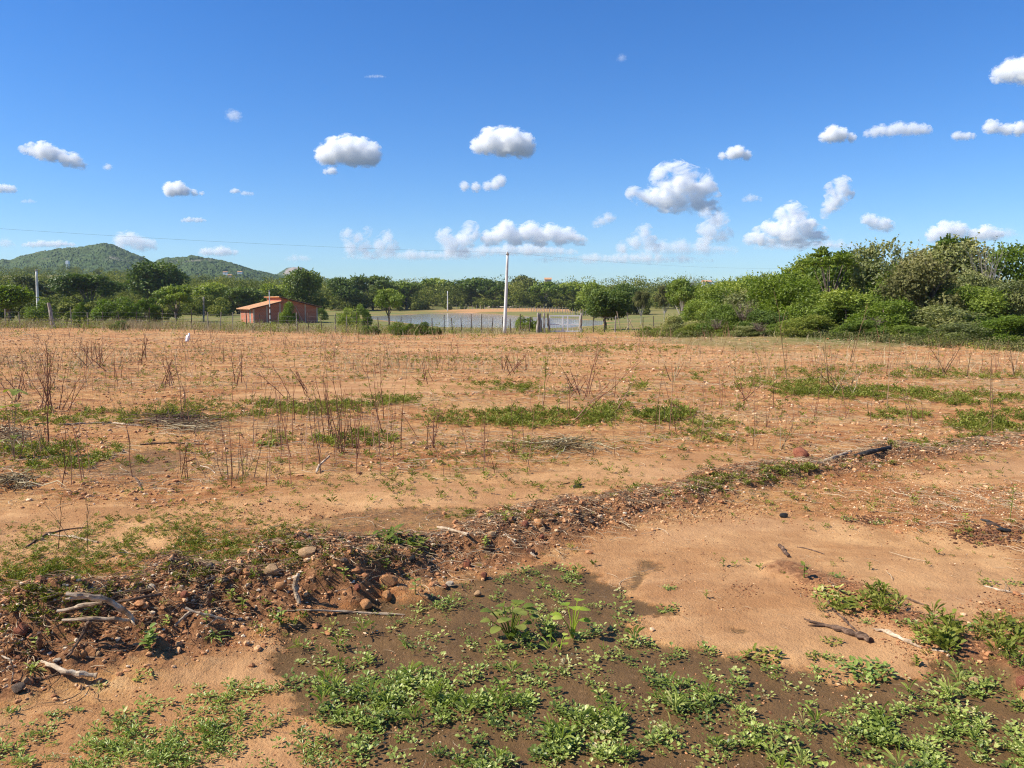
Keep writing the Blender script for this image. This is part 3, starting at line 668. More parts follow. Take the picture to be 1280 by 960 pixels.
B(868, 47, 398, 44, 'bush', 0, 'leaf_weed', 'leafy weed bush below the rounded green bush at the thicket foot')
B(1078, 35.5, 398, 64, 'bush', 2, 'leaf_mid', 'shaggy green bush at the thicket foot below the shaded middle bush')
B(1205, 33.5, 400, 76, 'dome', 3, 'leaf_olive', 'olive low dome right at the field edge, right part of the thicket')
B(1262, 33, 390, 80, 'dome', 0, 'leaf_light', 'bright low bush at the field edge, rightmost in the thicket')
B(940, 40, 404, 54, 'bush', 1, 'leaf_olive', 'olive shrub at the field edge left of the tall leaning dry stem')
B(985, 39, 398, 48, 'dome', 3, 'leaf_mid', 'green shrub at the field edge right of the tall leaning dry stem')
B(1135, 34.5, 404, 50, 'dome', 1, 'leaf_mid', 'green shrub at the field edge below the dry vine mound')
B(890, 60, 352, 76, 'dome', 3, 'leaf_mid', 'green filling bush between the forked trunk tree and the olive dome')
B(948, 66, 338, 90, 'dome', 2, 'leaf_mid', 'broad green bush under the darkest skyline crown')
B(1130, 44, 322, 90, 'dome', 2, 'leaf_mid', 'green bush squeezed between the tall olive bush and the dry vine mound')
B(1215, 39, 352, 90, 'dome', 0, 'leaf_mid', 'green bush filling the gap right of the dry vine mound')
B(1000, 43, 345, 84, 'dome', 3, 'leaf_light', 'bright green bush under the left shoulder of the thicket')
# feathery tree on the thicket skyline: compound fronds and a bare-twig shrub
def feathery(X, d, topY, wpx, label):
    p = at(X, d); z = float(Hq(p[0], p[1])[0]); h = zY(topY, d) - z; w = wpx / FPX * d
    root = empty('tree', (p[0], p[1], z), label, 'tree', G2)
    tk = Acc(); cr = Acc(); ends = []
    for i in range(12):
        a = RNG.random() * 6.28; r = w * .42 * math.sqrt(RNG.random()); ends.append((r * math.cos(a), r * math.sin(a), h * (.74 + .18 * RNG.random())))
    limbs(tk, .07, h, ends, fork=.3)
    for e in ends:
        for k in range(9):
            dd = RNG.normal(size=3); dd[2] = abs(dd[2]) * .8 + .15; dd /= np.linalg.norm(dd); L = .75 * (.6 + .5 * RNG.random()); t = np.linspace(.05, 1, 15)[:, None]
            C = np.array(e) + dd * L * t + np.array([0, 0, -.35]) * (t * L) ** 2
            s = np.cross(dd, [0, 0, 1.]); s /= np.linalg.norm(s) + 1e-9
            for sg in (-1, 1): leaves(cr, C + sg * s * .07, .15, np.full(15, .45 + .4 * RNG.random()), .8)
    link('trunk', tk.mesh('trunk', [M['bark']], True), root); link('crown', cr.mesh('crown', [M['leaf_light']]), root)
feathery(1036, 45, 311, 74, 'feathery leaved tree on the left skyline of the thicket')
feathery(1182, 50, 294, 60, 'feathery leaved tree peeping above the dry vine mound')
def twiggy(X, d, topY, wpx, label, leafy=.5):
    p = at(X, d); z = float(Hq(p[0], p[1])[0]); h = zY(topY, d) - z; w = wpx / FPX * d
    root = empty('shrub', (p[0], p[1], z), label, 'shrub', G2); tk = Acc(); cr = Acc()
    for i in range(34):
        a = RNG.random() * 6.28; r = w * .5 * math.sqrt(RNG.random()); e = np.array([r * math.cos(a), r * math.sin(a), h * (.8 + .2 * RNG.random())]); s = e * np.array([.3, .3, .45])
        t = np.linspace(0, 1, 7)[:, None]; Q = s + (e - s) * t + .08 * RNG.normal(size=(7, 3)) * t
        add_tube(tk, Q, .02 * (1.1 - t[:, 0]), 4)
        if i < 34 * leafy: leaves(cr, Q[2:] + .05 * RNG.normal(size=(5, 3)), .13, np.full(5, .5), .3)
    link('branches', tk.mesh('branches', [M['bark' if leafy < .3 else 'pale_bark']], True), root); (link('foliage', cr.mesh('foliage', [M['leaf_olive']]), root) if cr.n else None)
twiggy(1122, 48, 297, 60, 'bare twigged shrub sticking up above the olive bush', .4)
twiggy(1232, 47, 298, 66, 'bare twigged shrub on the skyline near the right edge', .5)
twiggy(856, 77, 340, 34, 'thin sprigs above the tree with forked pale trunk', 1.)
twiggy(896, 44, 398, 22, 'greyish dead brush at the thicket foot, leftmost of the dead ones', 0)
twiggy(950, 38.5, 402, 24, 'rounded bundle of dead brush at the field edge left of the tall pale stems', 0)
twiggy(1092, 36, 396, 30, 'pinkish dead brush at the foot of the thicket middle', 0)
twiggy(1128, 40, 372, 44, 'dead twigs hanging in the left of the dry vine mound', .2)
twiggy(1248, 33.5, 408, 40, 'dead brush at the field edge near the right border', 0)
twiggy(1150, 40, 322, 70, 'dead vines on top of the dry vine mound', .1)
twiggy(930, 44, 372, 40, 'dry twiggy shrub tangled in the olive dome', .2)

# far woodland: one mass
def woodland():
    acc = Acc(); U = []
    rows = []
    for d in (330, 360, 400, 450, 520, 600, 700, 820, 960):
        for X in np.arange(-120, 1420, 15 * 330 / d + 10):
            Xj = X + RNG.normal() * 9; dj = d * (1 + .05 * RNG.normal())
            if d > 600 and Xj > 420 and RNG.random() < .5: continue
            rows.append((Xj, dj, 7.8 + 3 * RNG.random()))
    for d, x0, x1, hh_ in ((290, 380, 1400, 3.4), (120, -100, 230, 2.4), (150, -100, 130, 3.6), (175, -100, 290, 4.4), (230, -100, 330, 6.), (270, -100, 430, 7.), (205, -100, 60, 5), (300, -100, 1400, 11), (330, -100, 1400, 12), (345, -100, 1400, 12), (200, -100, 300, 5.), (318, 640, 1400, 8), (270, 730, 1400, 7.5), (190, 860, 1400, 6)):
        for X in np.arange(x0, x1, 10): rows.append((X + RNG.normal() * 6, d * (1 + .05 * RNG.normal()), hh_ * (.75 + .4 * RNG.random())))
    for X, d, h, w_ in SKIRT:
        for q in range(7): rows.append((X + (q - 3) * w_ * .16 + RNG.normal() * 2, d + RNG.normal() * 3, h * (.34 + .22 * RNG.random())))
    for X, d, h in rows:
        p = at(X, d); w = h * (.42 + .16 * RNG.random()); n = int(420 * (330 / d) ** .6); c = RNG.random()
        nb = 6; bl = [(w * .6 * RNG.normal() * .6, w * .6 * RNG.normal() * .6, h * (.16 + .62 * RNG.random()), w * (.45 + .25 * RNG.random()), .7) for _ in range(nb)]
        P, dd, t, k = crown_points(bl, n); P = P * [1, 1, 1] + np.array(p)
        P[:, 2] = np.maximum(P[:, 2], p[2] + .1 * RNG.random(n))
        leaves(acc, P, .62 * (d / 330) ** .45 * (.7 + .6 * RNG.random(n)), np.clip(t * .7 + .5 * c - .05, 0, 1), .4, dd)
    tag(link('woodland', acc.mesh('woodland', [M['leaf_far']])), 'mass of dark green woodland stretching behind the pond to the hills', 'woodland', kind='stuff')
woodland()

# ------------------------------------------------------------------ brick house
def house():
    A = at(317, 115); z0 = float(Hq(A[0], A[1])[0])
    root = empty('brick_house', (A[0], A[1], z0), 'unplastered red brick house with clay tile roof beyond the fence', 'house', None, R(32))
    W_, L_ = 9.7, 8.0
    def ext(name, prof, y0, y1, m_, parent=root):          # profile in local x-z extruded along y
        n = len(prof); a = Acc(); V = [(x, y0, z) for x, z in prof] + [(x, y1, z) for x, z in prof]
        bmx = bmesh.new(); vs = [bmx.verts.new(v) for v in V]
        bmx.faces.new(vs[:n]); bmx.faces.new(vs[n:][::-1])
        for i in range(n): bmx.faces.new((vs[i], vs[i + n], vs[(i + 1) % n + n], vs[(i + 1) % n]))
        bmesh.ops.recalc_face_normals(bmx, faces=bmx.faces[:]); me = bpy.data.meshes.new(name); bmx.to_mesh(me); me.materials.append(m_)
        return link(name, me, parent)
    gp_ = [(0, -.4), (W_, -.4), (W_, 2.35), (4.15, 3.72), (4.15, 3.12), (0, 2.15)]
    ext('wall', gp_, 0, .15, M['brick']); ext('wall', gp_, L_ - .15, L_, M['brick'])
    ext('wall', [(W_ - .15, -.4), (W_, -.4), (W_, 2.35), (W_ - .15, 2.38)], .15, L_ - .15, M['brick'])
    # side wall with a doorway gap and a clerestory strip
    ext('wall', [(0, -.4), (.15, -.4), (.15, 2.17), (0, 2.15)], .15, 1.5, M['brick'])
    ext('wall', [(0, -.4), (.15, -.4), (.15, 2.17), (0, 2.15)], 2.5, L_ - .15, M['brick'])
    ext('clerestory', [(4.15, 2.9), (4.3, 2.9), (4.3, 3.70), (4.15, 3.72)], .15, L_ - .15, M['brick'])
    d = Acc(); box(d, (.06, 2.0, .85), (.05, .98, 2.3)); dr = link('door', d.mesh('door', [M['doorpaint']]), root)
    hd = Acc(); box(hd, (.01, 2.38, .95), (.06, .1, .05)); link('handle', hd.mesh('handle', [M['wire']]), dr)
    for x in (.08, 2.0, 3.95, 7.8, W_ - .08):
        zt = 2.1 if x < .5 else (np.interp(x, [0, 4.15], [2.15, 3.12]) if x < 4.1 else np.interp(x, [4.15, W_], [3.7, 2.34]))
        a = Acc(); box(a, (x, -.012, zt / 2 - .2), (.2, .03, zt + .36)); link('pillar', a.mesh('pillar', [M['render']]), root)
    for y in (.1, 3.6, 5.6, L_ - .1):
        a = Acc(); box(a, (-.012, y, .87), (.03, .2, 2.5)); link('pillar', a.mesh('pillar', [M['render']]), root)
    # roofs: tile sheet with ripple, fascia board
    def roof(x0, z0_, x1, z1, label):
        n = 86; yy = np.linspace(-.45, L_ + .4, n); xs = np.array([x0, x1]); rip = .035 * np.abs(np.sin(np.arange(n) * math.pi / 2))
        V = []
        for k, (x, z) in enumerate(((x0, z0_), (x1, z1))):
            for t_ in (0, .09):
                V += [(x, y, z + t_ + (rip[i] if t_ else 0)) for i, y in enumerate(yy)]
        F = []; i = np.arange(n - 1)
        o = lambda a: a * n
        F.append(np.stack([o(1) + i, o(3) + i, o(3) + i + 1, o(1) + i + 1], 1)); F.append(np.stack([o(0) + i, o(0) + i + 1, o(2) + i + 1, o(2) + i], 1))
        F.append(np.stack([o(0) + i, o(1) + i, o(1) + i + 1, o(0) + i + 1], 1)); F.append(np.stack([o(2) + i, o(2) + i + 1, o(3) + i + 1, o(3) + i], 1))
        F.append(np.array([[o(0), o(2), o(3), o(1)], [o(0) + n - 1, o(1) + n - 1, o(3) + n - 1, o(2) + n - 1]]))
        rf = link('roof', mesh_np('roof', V, np.concatenate(F), False, None, [M['tile']]), root)
        a = Acc(); c = ((x0 + x1) / 2, -.48, (z0_ + z1) / 2 + .03); Lx = math.hypot(x1 - x0, z1 - z0_); th = math.atan2(z1 - z0_, x1 - x0)
        V = np.array([[sx * Lx / 2, sy * .02, sz * .07] for sz in (-1, 1) for sy in (-1, 1) for sx in (-1, 1)])
        V = np.stack([V[:, 0] * math.cos(th) - V[:, 2] * math.sin(th), V[:, 1], V[:, 0] * math.sin(th) + V[:, 2] * math.cos(th)], 1) + c
        a.add(V, [[0, 2, 3, 1], [4, 5, 7, 6], [0, 1, 5, 4], [2, 6, 7, 3], [0, 4, 6, 2], [1, 3, 7, 5]])
        link('fascia', a.mesh('fascia', [M['dark_board']]), rf)
    roof(-.55, 2.02, 4.14, 3.16, ''); roof(3.75, 3.86, W_ + .6, 2.26, '')
    # plank leaning on the shaded wall
    ca, sa = math.cos(R(32)), math.sin(R(32)); bx, bz = 7.0, 0
    p0 = np.array([A[0] + 7.15 * ca + .9 * sa, A[1] + 7.15 * sa - .9 * ca, z0 - .05]); p1 = np.array([A[0] + 6.3 * ca + .06 * sa, A[1] + 6.3 * sa - .06 * ca, z0 + 2.5])
    a = Acc(); add_tube(a, [p0 - p0, (p1 - p0) / 2, p1 - p0], .055, 4)
    tag(link('plank', a.mesh('plank', [M['bleached']]), None, p0), 'pale plank leaning against the shaded brick wall', 'plank')
house()

# ------------------------------------------------------------------ poles, cable
def pole(X0, Xt, Yt, d, r0, r1, label, name='utility_pole', m_='concrete', band=False, cap=True):
    p = at(X0, d); z = float(Hq(p[0], p[1])[0]); zt = zY(Yt, d); q = at(Xt, d, zt)
    root = empty(name, (p[0], p[1], z), label, 'pole', 'poles'); h = zt - z; lx = q[0] - p[0]; a = Acc()
    t = np.linspace(0, 1, 9)[:, None]; add_tube(a, np.array([0, 0, -.3]) * (1 - t) + np.array([lx, 0, h]) * t, r0 + (r1 - r0) * t[:, 0], 8)
    link('shaft', a.mesh('shaft', [M[m_]], True), root)
    if cap:
        a = Acc(); box(a, (lx, -.02, h - .12), (r1 * 2.6, r1 * 2.6, .10)); add_tube(a, [(lx, -r1 - .02, h - .06), (lx, -r1 - .02, h + .08)], [.05, .035], 6)
        link('insulator', a.mesh('insulator', [M['post_pale']]), root)
    if band:
        for k in range(3):
            a = Acc(); zz = h * (.12 + .17 * k); add_tube(a, [(lx * .2, 0, zz), (lx * .3, 0, zz + .28)], r0 * 1.12, 8); link('band', a.mesh('band', [M['post_dark']]), root)
    return np.array([q[0], q[1], zt])
PT = pole(630.5, 634.5, 316, 66, .155, .10, 'tall tapering white concrete pole standing at the fence line')
pole(48, 45.5, 337, 104, .20, .13, 'thin white pole among the trees at the left edge')
pole(338, 336.5, 363, 106, .09, .06, 'slim white pole with dark bands in front of the brick house', band=True)
pole(254.5, 254.5, 371, 120, .14, .12, 'short grey pole in the grass left of the brick house', m_='post_pale', cap=False)
pole(559.5, 559.5, 364, 255, .2, .14, 'distant pale pole on the far bank of the pond', cap=False)
def cable():
    L = np.array([at(-330, 40, zY(262, 40)), PT + [0, -.14, .02], at(965, 99, zY(335.5, 99)), at(1240, 140, zY(346, 140))])
    a = Acc()
    for i in range(3):
        t = np.linspace(0, 1, 40)[:, None]; P = L[i] * (1 - t) + L[i + 1] * t; P = P - np.array([0, 0, .35]) * (4 * t * (1 - t)); add_tube(a, P, .005, 5)
    tag(link('power_cable', a.mesh('power_cable', [M['cable']])), 'thin overhead cable crossing the sky from the left past the tall white pole', 'cable')
cable()

# ------------------------------------------------------------------ fence, gate
def gnarl(h, r, m_, name='post', lean=(0, 0), sides=8):
    n = 9; t = np.linspace(0, 1, n)[:, None]; wob = np.cumsum(RNG.normal(size=(n, 3)) * r * .22, 0); wob[0] = 0; wob[:, 2] = 0
    P = np.array([0, 0, -.25]) * (1 - t) + np.array([lean[0], lean[1], h]) * t + wob; a = Acc(); add_tube(a, P, r * (1.1 - .35 * t[:, 0]), sides, jit=.25)
    return a.mesh(name, [M[m_]], False)
def gz(x, y): return float(Hq(x, y)[0])
def fence():
    d0 = 68
    spec = [(7, 9), (25, 5), (67, 0), (89, 5), (111, 10), (129, 4), (150, 5), (171, 5), (186, 5), (202, 5), (220, 6), (240, 6), (260, 9), (275, 6), (291, 5), (309, 7), (325, 6), (348, 5), (372, 7), (386, 5), (403, 5), (419, 7), (433, 4), (446, 5), (460, 5), (473, 6), (487, 5), (500, 6), (514, 5), (527, 5), (540, 6), (555, 5), (566, 7), (577, 5), (589, 5), (602, 6), (615, 5), (627, 5), (639, 8), (650, 6), (661, 8)]
    spec2 = [(742, 6), (756, 5), (769, 12), (786, 5), (803, 6), (818, 5)]
    for label, sp, dd in (('post and wire fence running left from the gate along the field edge', spec, 0), ('short post and wire fence running right from the gate to the thicket', spec2, 1.5)):
        c = at(sp[len(sp) // 2][0], d0); root = empty('fence', (c[0], c[1], gz(c[0], c[1])), label, 'fence'); o = Vector(root.location); tops = []
        for X, w in sp:
            if w == 0: continue
            d = d0 + dd + RNG.normal() * .3; p = at(X, d); z = gz(p[0], p[1]); h = 1.25 + .55 * RNG.random(); pale = RNG.random() < .35 or w == 12
            ln = (RNG.normal() * .07, RNG.normal() * .05)
            pm = gnarl(h, .016 + .0048 * w, 'post_pale' if pale else 'post_dark', lean=ln)
            link('post', pm, root, (p[0] - o.x, p[1] - o.y, z - o.z)); tops.append((p[0] - o.x, p[1] - o.y, z - o.z))
        for k in range(4):
            a = Acc(); add_tube(a, [(x, y - .05, z + .3 + .34 * k + .03 * RNG.normal()) for x, y, z in tops], .005, 4); link('wire', a.mesh('wire', [M['wire']]), root)
    p = at(69, 62); root = link('stump_post', gnarl(2.0, .16, 'post_pale', 'stump_post', lean=(-.55, 0), sides=10), None, (p[0], p[1], gz(p[0], p[1])))
    tag(root, 'thick pale leaning post at the left of the fence', 'post')
    for X, w, h, pl, lb in ((672.5, .13, 1.75, 'post_pale', 'pale gnarled gate post, outermost of the cluster left of the gate'), (677, .14, 1.7, 'post_pale', 'mottled middle gate post of the cluster left of the gate'), (681, .10, 1.72, 'post_pale', 'grey gate post of the cluster left of the gate, third from the outside'),
                            (685, .09, 1.7, 'post_dark', 'dark gate post touching the left end of the white gate'), (726.5, .14, 1.72, 'post_pale', 'thick grey gate post at the right end of the white gate')):
        p = at(X, 68.8); tag(link('gate_post', gnarl(h, w, pl, 'gate_post', lean=(.05 * RNG.normal(), 0)), None, (p[0], p[1], gz(p[0], p[1]))), lb, 'gate post', 'gate posts')
    # white gate
    x0 = at(687, 69)[0]; x1 = at(724.5, 69)[0]; z = gz((x0 + x1) / 2, 69); w = x1 - x0; g_ = empty('gate', (x0, 69, z), 'white painted wire mesh gate closing the fence', 'gate')
    a = Acc(); 
    for xx in (0, w * .44, w * .60, w): box(a, (xx, 0, .8), (.10, .06, 1.42))
    for zz in (.12, .72, 1.5): box(a, (w / 2, 0, zz), (w, .055, .10))
    link('frame', a.mesh('frame', [M['white_paint']]), g_)
    a = Acc()
    for xx in np.arange(.12, w, .16): box(a, (xx, .03, .8), (.018, .014, 1.36))
    for zz in np.arange(.2, 1.5, .12): box(a, (w / 2, .03, zz), (w, .012, .016))
    link('mesh_panel', a.mesh('mesh_panel', [M['white_paint']]), g_)
    for Xa, Ya, Xb, Yb, d, lb in ((771, 389, 776, 413, 74, 'pale pole leaning in the shade of the dark leafy tree'), (790, 398, 782, 415, 76, 'left leg pole of the crossed poles right of the dark leafy tree'), (785, 398, 793, 413, 76.4, 'right leg pole of the crossed poles right of the dark leafy tree')):
        t = np.array(at(Xa, d, zY(Ya, d))); b = np.array(at(Xb, d)); b[2] = gz(b[0], b[1]) - .1; a = Acc(); add_tube(a, [(0, 0, 0), (t - b) / 2, t - b], [.05, .045, .035], 6)
        tag(link('wooden_pole', a.mesh('wooden_pole', [M['bleached']]), None, b), lb, 'pole')
fence()
def far_fence(path, n, label, h=1.35):
    P = np.array(path, float); t = np.linspace(0, len(P) - 1, n); X = np.interp(t, np.arange(len(P)), P[:, 0]); Y = np.interp(t, np.arange(len(P)), P[:, 1])
    Q = gp(X, Y); root = empty('stake_fence', Q[n // 2], label, 'fence'); o = Q[n // 2]
    me = gnarl(h, .09, 'post_pale')
    for q in Q: link('stake', me, root, (q - o), (0, 0, RNG.random() * 6), (1, 1, .8 + .4 * RNG.random()))
    for k in range(3):
        a = Acc(); add_tube(a, [q - o + np.array([0, 0, .35 + .35 * k]) for q in Q], .006, 4); link('wire', a.mesh('wire', [M['wire']]), root)
far_fence([(560, 386.5), (640, 387), (700, 388.5), (770, 391)], 48, 'line of small pale stakes along the top of the sand bank')
far_fence([(664, 389.5), (700, 392), (735, 395.5), (764, 399)], 34, 'second line of small pale stakes slanting down the sand bank to the water')

# pale boulders in the shade beyond the pond
def rock_mesh(name, m_, seed, sub=3, fl=.62, ax=1.25, facet=.22):
    bmx = bmesh.new(); bmesh.ops.create_icosphere(bmx, subdivisions=sub, radius=1); rs = np.random.RandomState(seed)
    pl = rs.normal(size=(9, 3)); pl /= np.linalg.norm(pl, axis=1)[:, None]; off = .62 + .25 * rs.rand(9)
    V = np.array([v.co[:] for v in bmx.verts])
    for n_, o_ in zip(pl, off):
        q = V @ n_ - o_; V = V - np.clip(q, 0, None)[:, None] * n_ * .95
    V = V * (1 + facet * .35 * (fbm(V[:, 0] * 2.4 + V[:, 2] * 1.7 + seed, V[:, 1] * 2.4 - V[:, 2], 3, seed))[:, None]) * [ax, 1, fl]
    for v, c in zip(bmx.verts, V): v.co = c
    me = bpy.data.meshes.new(name); bmx.to_mesh(me); bmx.free(); me.materials.append(M[m_]); me.shade_smooth() if False else None
    return me
for i, (X, w, h, lb) in enumerate(((613, 1.1, .55, 'first pale boulder from the left in the shade beyond the pond'), (619, .9, .5, 'second pale boulder from the left beyond the pond'), (626, 1.5, .62, 'widest pale boulder beyond the pond, next to the tall white pole'), (638, .5, .5, 'small pale boulder just right of the tall white pole beyond the pond'))):
    p = at(X, 296); tag(link('boulder', rock_mesh('boulder', 'rock_pale', 30 + i), None, (p[0], p[1], gz(p[0], p[1]) + .25), None, (w, w * .7, h)), lb, 'boulder', 'pale boulders beyond the pond')

# small houses on the hillsides
def small_house(X, d, Yb, w, h, label, wall='white_paint', roof='tile', tower=False):
    z = zY(Yb, d); p = at(X, d, z) if d < 650 else hill_at(X, Yb, d); k_ = p[1] / d; w *= k_; h *= k_; root = empty('tower' if tower else 'cottage', p, label, 'water tower' if tower else 'house')
    if tower:
        for sx in (-1, 1):
            a = Acc(); box(a, (sx * w * .36, 0, h * .2), (w * .16, w * .3, h * 1.1)); link('leg', a.mesh('leg', [M[wall]]), root)
        a = Acc(); box(a, (0, 0, h), (w, w, h * .45)); box(a, (0, 0, h * 1.26), (w * .6, w * .6, h * .1)); link('tank', a.mesh('tank', [M[wall]]), root); return
    a = Acc(); box(a, (0, 0, h * .5 - 3), (w, w * .7, h + 6)); wl = link('wall', a.mesh('wall', [M[wall]]), root)
    a = Acc(); V = [(-w * .55, -w * .4, h), (w * .55, -w * .4, h), (w * .55, w * .4, h), (-w * .55, w * .4, h), (-w * .55, 0, h * 1.45), (w * .55, 0, h * 1.45)]
    a.add(V, [[0, 1, 5, 4], [2, 3, 4, 5], [0, 3, 2, 1]]); a.add(V, [[0, 4, 3], [1, 2, 5]]); link('roof', a.mesh('roof', [M[roof]]), root)
    a = Acc(); box(a, (w * .15, -w * .355, h * .45), (w * .14, .06, h * .6)); link('door', a.mesh('door', [M['doorpaint']]), root)
def hill_at(X, Yb, d):
    Xh, Yh, Z, u = HILL; j = int(np.argmin(np.abs(u - (X - 640) / FPX))); q = (CAMH - Z[:, j]) / Yh[:, j]; v = project(Xh[:, j], Yh[:, j], Z[:, j])[1]
    ok = np.where(v <= Yb)[0]; i = ok[0] if len(ok) else int(np.argmin(v)); return Xh[i, j], Yh[i, j], Z[i, j]
small_house(90, 700, 339, 2.6, 6, 'white water tower above the trees below the big hill', tower=True)
small_house(204, 560, 354, 4, 1.8, 'small white house in the woods above the brick house, left')
small_house(285, 980, 344, 5.5, 2, 'small white house low on the second hill, left of three')
small_house(291, 960, 346.5, 5, 1.8, 'small pinkish house low on the second hill, middle of three', wall='render')
small_house(303, 990, 343, 5.5, 2, 'small white house low on the second hill, right of three')
small_house(685, 420, 354.5, 3.6, 2.2, 'pink walled house half hidden in the trees above the gate', wall='render')
small_house(883, 300, 356.5, 3.2, 1.3, 'red roofed white house peeping above the left part of the thicket')
small_house(340, 500, 356, 3.5, 1.4, 'tiny white house above the brick house roof')

# white bag caught on the ground near the fence
p = gp(235, 427)[0]
tag(link('plastic_bag', rock_mesh('plastic_bag', 'plastic', 61, 3, 1.1, .6, 1.5), None, p + [0, 0, .18], (0, .3, .4), (.19, .14, .26)), 'crumpled white plastic bag lying at the left edge of the field', 'bag')

# ------------------------------------------------------------------ field litter and gravel (uncountable)
def ico(sub, seed, fl=.65):
    bmx = bmesh.new(); bmesh.ops.create_icosphere(bmx, subdivisions=sub, radius=1); rs = np.random.RandomState(seed); V = np.array([v.co[:] for v in bmx.verts]); F = np.array([[v.index for v in f.verts] for f in bmx.faces]); bmx.free()
    return V * (.75 + .5 * rs.rand(len(V), 1)) * [1.15, .9, fl], F
def berm_samples(n, spread=1.0, xmax=9.):
    seg = np.linalg.norm(np.diff(BERM, axis=0), axis=1); cs = np.concatenate([[0], np.cumsum(seg)]); out = []
    s = cs[-1] * RNG.random(n) ** 1.25; px = np.interp(s, cs, BERM[:, 0]); py = np.interp(s, cs, BERM[:, 1]); h = np.interp(s, cs, BERM_H)
    k = np.clip(np.searchsorted(cs, s) - 1, 0, len(seg) - 1); tx = np.diff(BERM, axis=0)[k] / seg[k][:, None]
    off = RNG.normal(size=n) * (.26 + 1.6 * h) * .42 * spread
    return px - tx[:, 1] * off, py + tx[:, 0] * off
def gravel():
    acc = Acc(); P = [ico(1, s) for s in range(3)] + [ico(2, s) for s in (8, 9)]
    def put(x, y, r, tone, hi=False):
        z = Hq(x, y); n = len(x); k = RNG.integers(0, 3, n) if not hi else RNG.integers(3, 5, n)
        for j in set(k):
            q = k == j; m_ = q.sum(); scatter(acc, *P[j], np.stack([x[q], y[q], z[q] + r[q] * .25], 1), r[q][:, None] * (.7 + .6 * RNG.random((m_, 3))), RNG.random(m_) * 6.28, tone[q], RNG.normal(size=m_) * .5)
    x, y = berm_samples(24000); put(x, y, .0035 + .009 * RNG.random(len(x)) ** 2.2, np.clip(.30 + .75 * RNG.random(len(x)) ** 1.3, 0, 1))
    x, y = berm_samples(1000, .95); put(x, y, .010 + .015 * RNG.random(len(x)) ** 2, np.clip(.2 + .65 * RNG.random(len(x)), 0, 1), True)
    # field: density falls with distance, avoids smooth sand
    n = 60000; y = 3 * (42 / 3) ** (RNG.random(n) ** .8); x = (RNG.random(n) * 2 - 1) * .78 * (y + 1); mk = masks(x, y)
    keep = RNG.random(n) < np.clip((.04 + .9 * ss(-.1, .3, fbm(x * .9, y * .9, 3, 77))) * (1 - mk[1] * .985) * (1 - mk[0] * .95), 0, 1) * np.where(y < 5, .45, 1)
    x, y = x[keep], y[keep]; put(x, y, (.004 + .014 * RNG.random(len(x)) ** 3.5) * (1 + y / 14), np.clip(.42 + .5 * RNG.random(len(x)) ** .9, 0, 1))
    n = 26000; y = 2.3 + 5 * RNG.random(n); x = (RNG.random(n) * 2 - 1) * (.72 * y + .5); kp = RNG.random(n) < .06 + .94 * ss(.02, .3, fbm(x * 1.7, y * 1.7, 3, 133)); x, y = x[kp], y[kp]; put(x, y, .0015 + .0045 * RNG.random(len(x)) ** 2.5, np.clip(.1 + .85 * RNG.random(len(x)), 0, 1))
    for cx, cy, rx, ry, m_, lo_, hi_, sz in ((1150, 628, 140, 36, 3800, .3, .95, .006), (1240, 668, 52, 13, 900, 0., .35, .009), (1090, 650, 30, 5, 260, 0., .3, .008), (930, 738, 26, 9, 140, 0., .5, .004), (1040, 735, 50, 14, 500, .05, .7, .005), (1100, 768, 60, 16, 600, .05, .7, .005), (1170, 805, 60, 22, 700, .05, .7, .005), (1250, 760, 50, 20, 300, 0., .6, .005), (1000, 560, 26, 12, 200, 0., .5, .01), (870, 640, 120, 14, 1200, .2, .9, .006), (300, 800, 160, 22, 700, .2, .9, .004), (330, 640, 120, 12, 500, .2, .8, .006)):
        a = RNG.random(m_) * 6.28; rr_ = np.sqrt(RNG.random(m_)) * (1 + .2 * RNG.normal(size=m_)); Pg = gp(cx + rx * rr_ * np.cos(a), cy + ry * rr_ * np.sin(a)); put(Pg[:, 0], Pg[:, 1], sz * (.4 + 1.2 * RNG.random(m_) ** 2.5), lo_ + (hi_ - lo_) * RNG.random(m_))
    tag(link('gravel', acc.mesh('gravel', [M['pebble']], False)), 'loose reddish gravel and clods strewn over the earth ridge and field', 'gravel', kind='stuff')
gravel()

